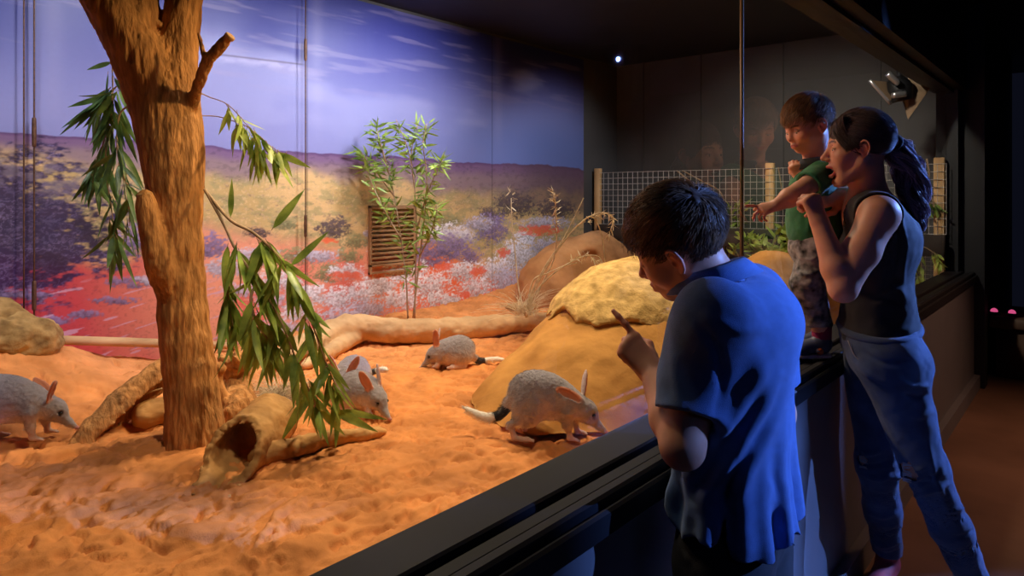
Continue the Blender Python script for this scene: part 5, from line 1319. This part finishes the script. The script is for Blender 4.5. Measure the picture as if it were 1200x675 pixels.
garment('sleeveless_top', woman, tp_, M_top, body, .002, .0042, cut=topcut, strokes=FT, noise=.004, nscale=14)
# jeans
M_jean = mat('washed_blue_denim', (.022, .045, .115), .8, .3, 9, .5, 700, base2=(.055, .095, .20), sheen=.2)
jn = Ops().ell([0, 0, .0], [.104, .158, .10], .05, MB).ell([-.048, .07, -.05], [.087, .082, .09], .05, MB).ell([-.048, -.07, -.05], [.087, .082, .09], .05, MB).ell([0, 0, .05], [.102, .142, .06], .04, MB)
for nm in ('l', 'r'):
    hp, kn, an = legs[nm]; mid = .5 * (kn + an); jn.cap(hp, kn, .090, .061, .05).cap(kn, mid, .060, .055, .03).cap(mid, an, .055, .046, .03)
FJ = [([(1088, 452), (1070, 452), (1056, 446)], 3, .008), ([(1090, 462), (1074, 466), (1060, 462)], 3, -.007), ([(1094, 480), (1080, 488), (1066, 486)], 3.5, .006), ([(1046, 560), (1062, 556), (1084, 548)], 3, .008), ([(1056, 572), (1080, 566), (1104, 552)], 3, -.007), ([(1062, 584), (1090, 576), (1114, 566)], 3, .007), ([(1000, 528), (1016, 532), (1034, 528)], 3, .009),
      ([(1004, 540), (1022, 546), (1044, 540)], 3, -.008), ([(1010, 556), (1030, 562), (1048, 556)], 3, .007), ([(1016, 600), (1034, 606), (1054, 600)], 3, .006), ([(1018, 632), (1036, 640), (1058, 632)], 3, .008), ([(1020, 644), (1040, 650), (1056, 644)], 2.5, -.006), ([(1018, 622), (1036, 626), (1056, 620)], 3, -.006),
      ([(1000, 420), (1020, 440), (1044, 450)], 3.5, .006), ([(1010, 412), (1036, 425), (1066, 425)], 3, -.005), ([(1088, 520), (1096, 560), (1112, 600)], 4, .006), ([(1110, 600), (1124, 596), (1136, 590)], 3, .006), ([(1118, 630), (1132, 628), (1146, 618)], 3, -.006)]
def jcut(X):
    L = xf(np.linalg.inv(MB), X.reshape(-1, 3)); v = L[:, 2] - .062
    an = legs['r'][2]; v2 = (an[2] + .0) - X.reshape(-1, 3)[:, 2]; an2 = legs['l'][2]; nearl = np.linalg.norm(X.reshape(-1, 3)[:, :2] - an2[:2], axis=1) < np.linalg.norm(X.reshape(-1, 3)[:, :2] - an[:2], axis=1)
    v2 = np.where(nearl, an2[2] - .015 - X.reshape(-1, 3)[:, 2], v2)
    # a worn hole at the near knee
    hole = .030 - np.linalg.norm((X.reshape(-1, 3) - KH) * [1, 1, 1.0], axis=1) + .012 * vnoise(X[..., 0].ravel() * 90, X[..., 1].ravel() * 90, X[..., 2].ravel() * 90, seed=2)
    hole2 = .020 - np.linalg.norm(X.reshape(-1, 3) - KH2, axis=1) + .01 * vnoise(X[..., 0].ravel() * 90, X[..., 1].ravel() * 90, X[..., 2].ravel() * 90, seed=4)
    return np.maximum(np.maximum(v, v2), np.maximum(hole, hole2)).reshape(X.shape[:-1]).astype(np.float32)
kn = legs['l'][1]; KH = kn + LFT * .066 + UP * -.012 - FWD * .02
kn2 = legs['r'][1]; KH2 = kn2 + LFT * .062 + UP * .03 - FWD * .02
garment('jeans', woman, jn, M_jean, body, .002, .0042, cut=jcut, strokes=FJ, noise=.004, nscale=16)
wz = lambda a, r0, r1, z: mw(math.cos(a) * r0 - .004, math.sin(a) * r1, z)
a_ = np.linspace(0, 2 * math.pi, 60)
part('waistband', (lambda g: g)(tubes(np.array([wz(t, .109, .150, .045 + .006 * math.sin(t)) for t in a_])[None], np.full((1, 60), .012), 8)), M_jean, woman)
M_thr = mat('white_threads', (.55, .55, .6), .8)
r_ = np.random.default_rng(4); th = []
for K in (KH, KH2):
    th = []
    for i in range(16):
        c = K + UP * r_.uniform(-.028, .028) + LFT * .004; w_ = r_.uniform(.012, .026)
        th.append(np.array([c - FWD * w_ * .9 + RGT * .012, c - FWD * .2 * w_ + LFT * .004 + UP * r_.normal(0, .003), c + FWD * w_ * .6 + RGT * .006]))
    part('frayed_threads', tubes(np.array(th), np.full((len(th), 3), .0013), 4), M_thr, woman)
part('pocket_seam', tube([mw(.085, .118, .035), mw(.062, .142, -.008), mw(.015, .163, -.016), mw(-.02, .168, .02)], .0022, 5), mat('tan_stitch', (.32, .30, .34), .7), woman)
# shoes
M_pshoe = mat('dusty_pink_shoe', (.40, .07, .09), .65, .2, 30, .2, 200)
for nm, fd_ in (('r', nrm(np.array([-.99, .02, 0]))), ('l', nrm(np.array([-.80, .45, 0])))):
    an = legs[nm][2].copy(); az = np.array([an[0], an[1], 0])
    body_f = Ops().cap(an, az + [0, 0, .06], .036, .034, .02).cap(az + [0, 0, .045] - fd_ * .02, az + fd_ * .13 + [0, 0, .032], .036, .034, .02).ell(az + fd_ * .16 + [0, 0, .026], [.038, .038, .024], .02)
    garment('shoe', woman, body_f, M_pshoe, None, 0, .005, cut=lambda X, a=an: np.maximum(.003 - X[..., 2], X[..., 2] - a[2] - .012).astype(np.float32), smooth=1)
# hair: dark, swept back into a curly ponytail, fringe curtain over the temple
DH = (lin(52, 38, 38), lin(132, 102, 94))
zlm = lambda x: np.interp(x, [-.13, -.08, -.05, -.02, .005, .02, .045, .07, .11], [-.06, -.06, -.035, .0, .006, -.012, .014, .040, .056])
tie = np.array([-.112, 0, .022])
def flow_m(q):
    v = nrm(tie - q); return v
hair_mesh('hair', woman, HM, M_hair, lambda L: (L[:, 2] - zlm(L[:, 0])) * .8, [-.012, 0, .044], [.096, .077, .090], 3400, lambda p: np.minimum(.16, 1.0 * np.linalg.norm(p - tie, axis=1)), [.08, 0, .06], .0014, .05, (0, 0, 0), .0, 5, .004, 9, .25, DH, .0038, .38, flow=flow_m, capnoise=.003, stop=tie, hug=1.09)
r = np.random.default_rng(8)
# fringe curtain on the near side
n = 800; ph = r.uniform(0, 1, n); t = np.linspace(0, 1, 10)
root = np.stack([.052 + .030 * ph, .002 + .048 * (1 - ph) + r.normal(0, .007, n), .112 - .022 * ph + r.normal(0, .003, n)], 1)
cp = np.stack([root, root + np.stack([.010 + .012 * ph, .016 + .0 * ph, -.006 - .01 * ph], 1), np.stack([.086 - .030 * (1 - ph), .062 + .01 * r.normal(0, .4, n), .050 - .01 * ph], 1), np.stack([.050 - .040 * (1 - ph), .081 + r.normal(0, .003, n), .012 - .016 * ph + r.normal(0, .006, n)], 1)], 1)
b = np.stack([(1 - t) ** 3, 3 * t * (1 - t) ** 2, 3 * t ** 2 * (1 - t), t ** 3], 1); pth = np.einsum('tk,nkd->ntd', b, cp)
q = tubes(xf(HM, pth.reshape(-1, 3)).reshape(n, 10, 3), (.0011 * np.linspace(1, .4, 10))[None].repeat(n, 0), 3)
part('fringe', q, M_hair, woman, col=np.repeat(DH[0] + (DH[1] - DH[0]) * r.uniform(0, .5, (n, 1)), 30, 0))
# ponytail bundle, paler than the head hair to imitate blue light on it
axis = spline([xf(HM, [tie])[0], P(1048, 172, 2.06), P(1062, 196, 2.04), P(1070, 228, 2.03), P(1068, 256, 2.02), P(1062, 272, 2.02)], 34); n = 1000; m_ = 34
clp = r.integers(0, 44, n); off = r.normal(0, 1, (44, 3))[clp] + r.normal(0, .16, (n, 3)); off = off / np.maximum(1, np.linalg.norm(off, axis=1, keepdims=True) / 1.3)
wid = np.interp(np.linspace(0, 1, m_), [0, .08, .3, .65, 1], [.012, .022, .045, .046, .022])
fr = r.uniform(7, 11, 44)[clp]; phs = r.uniform(0, 6.28, 44)[clp] + r.normal(0, .16, n); tt = np.linspace(0, 1, m_)
curl = np.stack([np.cos(fr[:, None] * tt * 2.6 + phs[:, None]), np.sin(fr[:, None] * tt * 2.6 + phs[:, None]), np.sin(fr[:, None] * tt * 2.2 + phs[:, None] * 2)], -1)
pth = axis[None] + off[:, None] * wid[None, :, None] * .62 + curl * (.014 * sstep(.05, .3, tt))[None, :, None]
endf = r.uniform(.72, 1.0, n); ii = np.clip((np.linspace(0, 1, m_)[None] * endf[:, None]) * (m_ - 1), 0, m_ - 1); i0 = np.minimum(ii.astype(int), m_ - 2); fr_ = (ii - i0)[..., None]
pth = np.take_along_axis(pth, i0[..., None], 1) * (1 - fr_) + np.take_along_axis(pth, (i0 + 1)[..., None], 1) * fr_
q = tubes(pth, (.0015 * np.linspace(1, .5, m_))[None].repeat(n, 0), 3)
part('ponytail', q, M_hair, woman, col=np.repeat(lin(120, 96, 104) + (lin(214, 190, 200) - lin(120, 96, 104)) * r.uniform(0, 1, (n, 1)), m_ * 3, 0))
e0 = xf(HM, [tie])[0]; part('hair_tie', ring(e0 + nrm(axis[1] - axis[0]) * .006, axis[1] - axis[0], .018, .006, 24), M_top, woman)
# ------------------------------------------------------------------ toddler standing on the sill
HT = frame(P(947, 148, 2.215), nrm(LFT * .93 - FWD * .20 - UP * .34), UP + RGT * .06, .745)
tf = nrm(LFT * .98 + FWD * .12); hipT = P(954, 285, 2.2); TB = frame(hipT, tf, nrm(P(957, 200, 2.215) - hipT))
tw_ = lambda x, y, z: xf(TB, [[x, y, z]])[0]
tH = np.linalg.norm(P(957, 200, 2.215) - hipT)
body = head_ops(HT, jz=.80, nose=.50, cheek=.007, cran=1.03, lidded=.65)
nk = xf(HT, [[-.02, 0, -.05]])[0]; nbT = P(957, 196, 2.215); body.cap(nk, nbT, .040, .042, .02)
torso = Ops().ell([0, 0, 0], [.068, .078, .07], .03, TB).ell([.004, 0, .09], [.068, .075, .08], .03, TB).ell([0, 0, .17], [.062, .080, .075], .03, TB).cap(tw_(0, .055, .205), tw_(0, -.055, .205), .038, .038, .03)
body += torso
ls, le, lw = P(962, 206, 2.13), P(938, 224, 2.08), P(911, 240, 2.04)
body.cap(ls, le, .034, .029, .02).cap(le, .5 * (le + lw), .030, .029, .01).cap(.5 * (le + lw), lw, .029, .019, .01)
HTl = frame(lw, nrm(LFT * .9 - UP * .28 - FWD * .1), nrm(-FWD * .6 + UP * .75), .56)
hand_ops(HTl, -1, [(-22, 4, 4), (38, 40, 25), (52, 50, 30), (58, 52, 30)], spread=(10, 0, -4, -8), O=body)
rs, re, rw_ = P(950, 203, 2.27), P(940, 228, 2.27), P(940, 210, 2.215)
body.cap(rs, re, .032, .027, .02).cap(re, rw_, .027, .019, .01)
HTr = frame(rw_, nrm(UP * .75 + LFT * .45 - FWD * .1), nrm(LFT * .5 - FWD * .8 - UP * .2), .56)
hand_ops(HTr, 1, [(60, 75, 40), (66, 78, 44), (70, 78, 44), (74, 80, 44)], thumb=((.030, .028, -.014), (.056, .044, -.026), (.080, .038, -.036), (.094, .026, -.040)), O=body)
lk = {}
for nm, pts in (('l', [P(958, 288, 2.17), P(946, 335, 2.16), P(963, 388, 2.19)]), ('r', [P(952, 288, 2.26), P(948, 335, 2.27), P(962, 384, 2.28)])):
    lk[nm] = pts; body.cap(pts[0], pts[1], .050, .038, .02).cap(pts[1], pts[2], .038, .027, .02)
tod = thing('person', (hipT[0], hipT[1], ZS), 'toddler in green polo and patterned grey trousers standing on the sill, pointing', 'person')
skin_mesh('body', tod, body, .0026, lambda V, N, c: paint_head(V, N, c * .99 + .012, HT, .80, brow=lin(120, 84, 60), lip=lin(204, 112, 104)))
eyes(tod, HT, .80, (1, .15, -.6), lin(70, 50, 38))
M_green = mat('bright_green_polo', (.012, .17, .055), .8, .12, 50, .4, 800, sheen=.2); M_blackc = mat('black_collar', (.02, .022, .03), .8)
st = Ops().ell([0, 0, .03], [.080, .090, .07], .03, TB).ell([.004, 0, .09], [.080, .088, .08], .03, TB).ell([0, 0, .165], [.074, .091, .08], .03, TB).cap(tw_(0, .05, .203), tw_(0, -.05, .203), .046, .046, .03)
axT = nrm(le - ls); axR = nrm(re - rs)
garment('polo_shirt', tod, st, M_green, body, .002, .0032, [(Ops().cap(ls, le, .046, .043, .02), ls + axT * .068, axT), (Ops().cap(rs, re, .042, .04, .02), rs + axR * .05, axR)],
        cut=lambda X: (-.012 - ((X.reshape(-1, 3) - hipT) @ TB[:3, 2])).reshape(X.shape[:-1]).astype(np.float32), strokes=[([(940, 240), (948, 255), (946, 275)], 3, .006), ([(952, 235), (958, 255), (956, 272)], 3, -.005)], noise=.003, nscale=20)
cT = nrm(nk - nbT); CFt = frame(nbT + cT * .004, nrm(np.cross(np.cross(cT, tf), cT)), cT); part('collar', collar_geo(CFt, .046, .064, -.004, -.012, back=.006, th=.003), M_blackc, tod)
M_camo = mat('grey_camo_trousers', (.025, .025, .03), .85, .1, 34, .4, 500, base2=(.42, .40, .42), detail=2)
pt_ = Ops().ell([0, 0, -.01], [.078, .088, .07], .03, TB)
for nm in lk: pt_.cap(lk[nm][0], lk[nm][1], .060, .049, .02).cap(lk[nm][1], lk[nm][2], .049, .039, .02)
garment('trousers', tod, pt_, M_camo, body, .002, .0032, cut=lambda X: np.maximum(lk['l'][2][2] + .018 - X[..., 2], ((X.reshape(-1, 3) - hipT) @ TB[:3, 2]).reshape(X.shape[:-1]) - .035).astype(np.float32),
        strokes=[([(934, 318), (946, 322), (962, 316)], 2.6, .007), ([(936, 336), (948, 340), (964, 332)], 2.6, -.006), ([(940, 348), (952, 352), (968, 344)], 2.6, .007), ([(944, 362), (956, 366), (970, 360)], 2.4, -.006), ([(948, 374), (960, 378), (972, 372)], 2.4, .006), ([(936, 300), (950, 304), (964, 296)], 2.6, .005)], noise=.004, nscale=24)
M_sock = mat('magenta_striped_sock', (.33, .02, .10), .85, .1, 20, .4, 500); M_sh = mat('navy_strap_shoe', (.05, .06, .12), .5, .2, 30); M_sole = mat('pale_sole', (.45, .42, .48), .6); M_org = mat('orange_patch', (.75, .16, .04), .5)
for nm in lk:
    an = lk[nm][2]; az = np.array([an[0], an[1], ZS + .001]); fdir = nrm(LFT * .95 + FWD * .05 * (1 if nm == 'l' else -1) - FWD * .12)
    part('sock', tube([an + [0, 0, .035], an, az + [0, 0, .035]], [.031, .030, .029], 14), M_sock, tod)
    so = Ops().cap(az + [0, 0, .040], az + fdir * .065 + [0, 0, .028], .028, .024, .015).ell(az + fdir * .075 + [0, 0, .022], [.030, .030, .020], .015).cap(az + [0, 0, .055], az + [0, 0, .04], .029, .029, .01)
    shoe = garment('shoe', tod, so, M_sh, None, 0, .003, cut=lambda X, z=az[2]: (z + .008 - X[..., 2]).astype(np.float32), smooth=1)
    sl = Ops().cap(az + [0, 0, .006], az + fdir * .072 + [0, 0, .006], .030, .031, .01)
    garment('sole', tod, sl, M_sole, None, 0, .0028, cut=lambda X, z=az[2]: np.maximum(z - X[..., 2], X[..., 2] - z - .010).astype(np.float32), smooth=1)
    sd = np.cross(UP, fdir)
    for t_ in (.028, .05): part('strap', tube([az + fdir * t_ - sd * .028 + [0, 0, .02], az + fdir * t_ + [0, 0, .062 - t_ * .35], az + fdir * t_ + sd * .028 + [0, 0, .02]], [.006, .007, .006], 8), M_sole if t_ < .03 else M_sh, tod)
    part('side_patch', tube([az - FWD * .027 + fdir * .018 + [0, 0, .022], az - FWD * .030 + fdir * .018 + [0, 0, .022]], [.011, .010], 12), M_org, tod)
zlt = lambda x: np.interp(x, [-.13, -.075, -.045, -.030, .004, .014, .035, .055, .10], [-.055, -.055, -.03, .026, .030, .008, .030, .058, .062])
hair_mesh('hair', tod, HT, M_hair, lambda L: (L[:, 2] - zlt(L[:, 0])) * .8, [-.014, 0, .044], [.1015, .079, .0915], 3200, lambda p: np.interp(p[:, 2], [-.06, .0, .05, .13], [.018, .03, .052, .07]), [-.085, -.015, .10], .00105, .22, (.30, .12, -.1), .25, 12, .007, 8, .22, (lin(104, 72, 48), lin(196, 146, 98)), .003, .5, capnoise=.003)
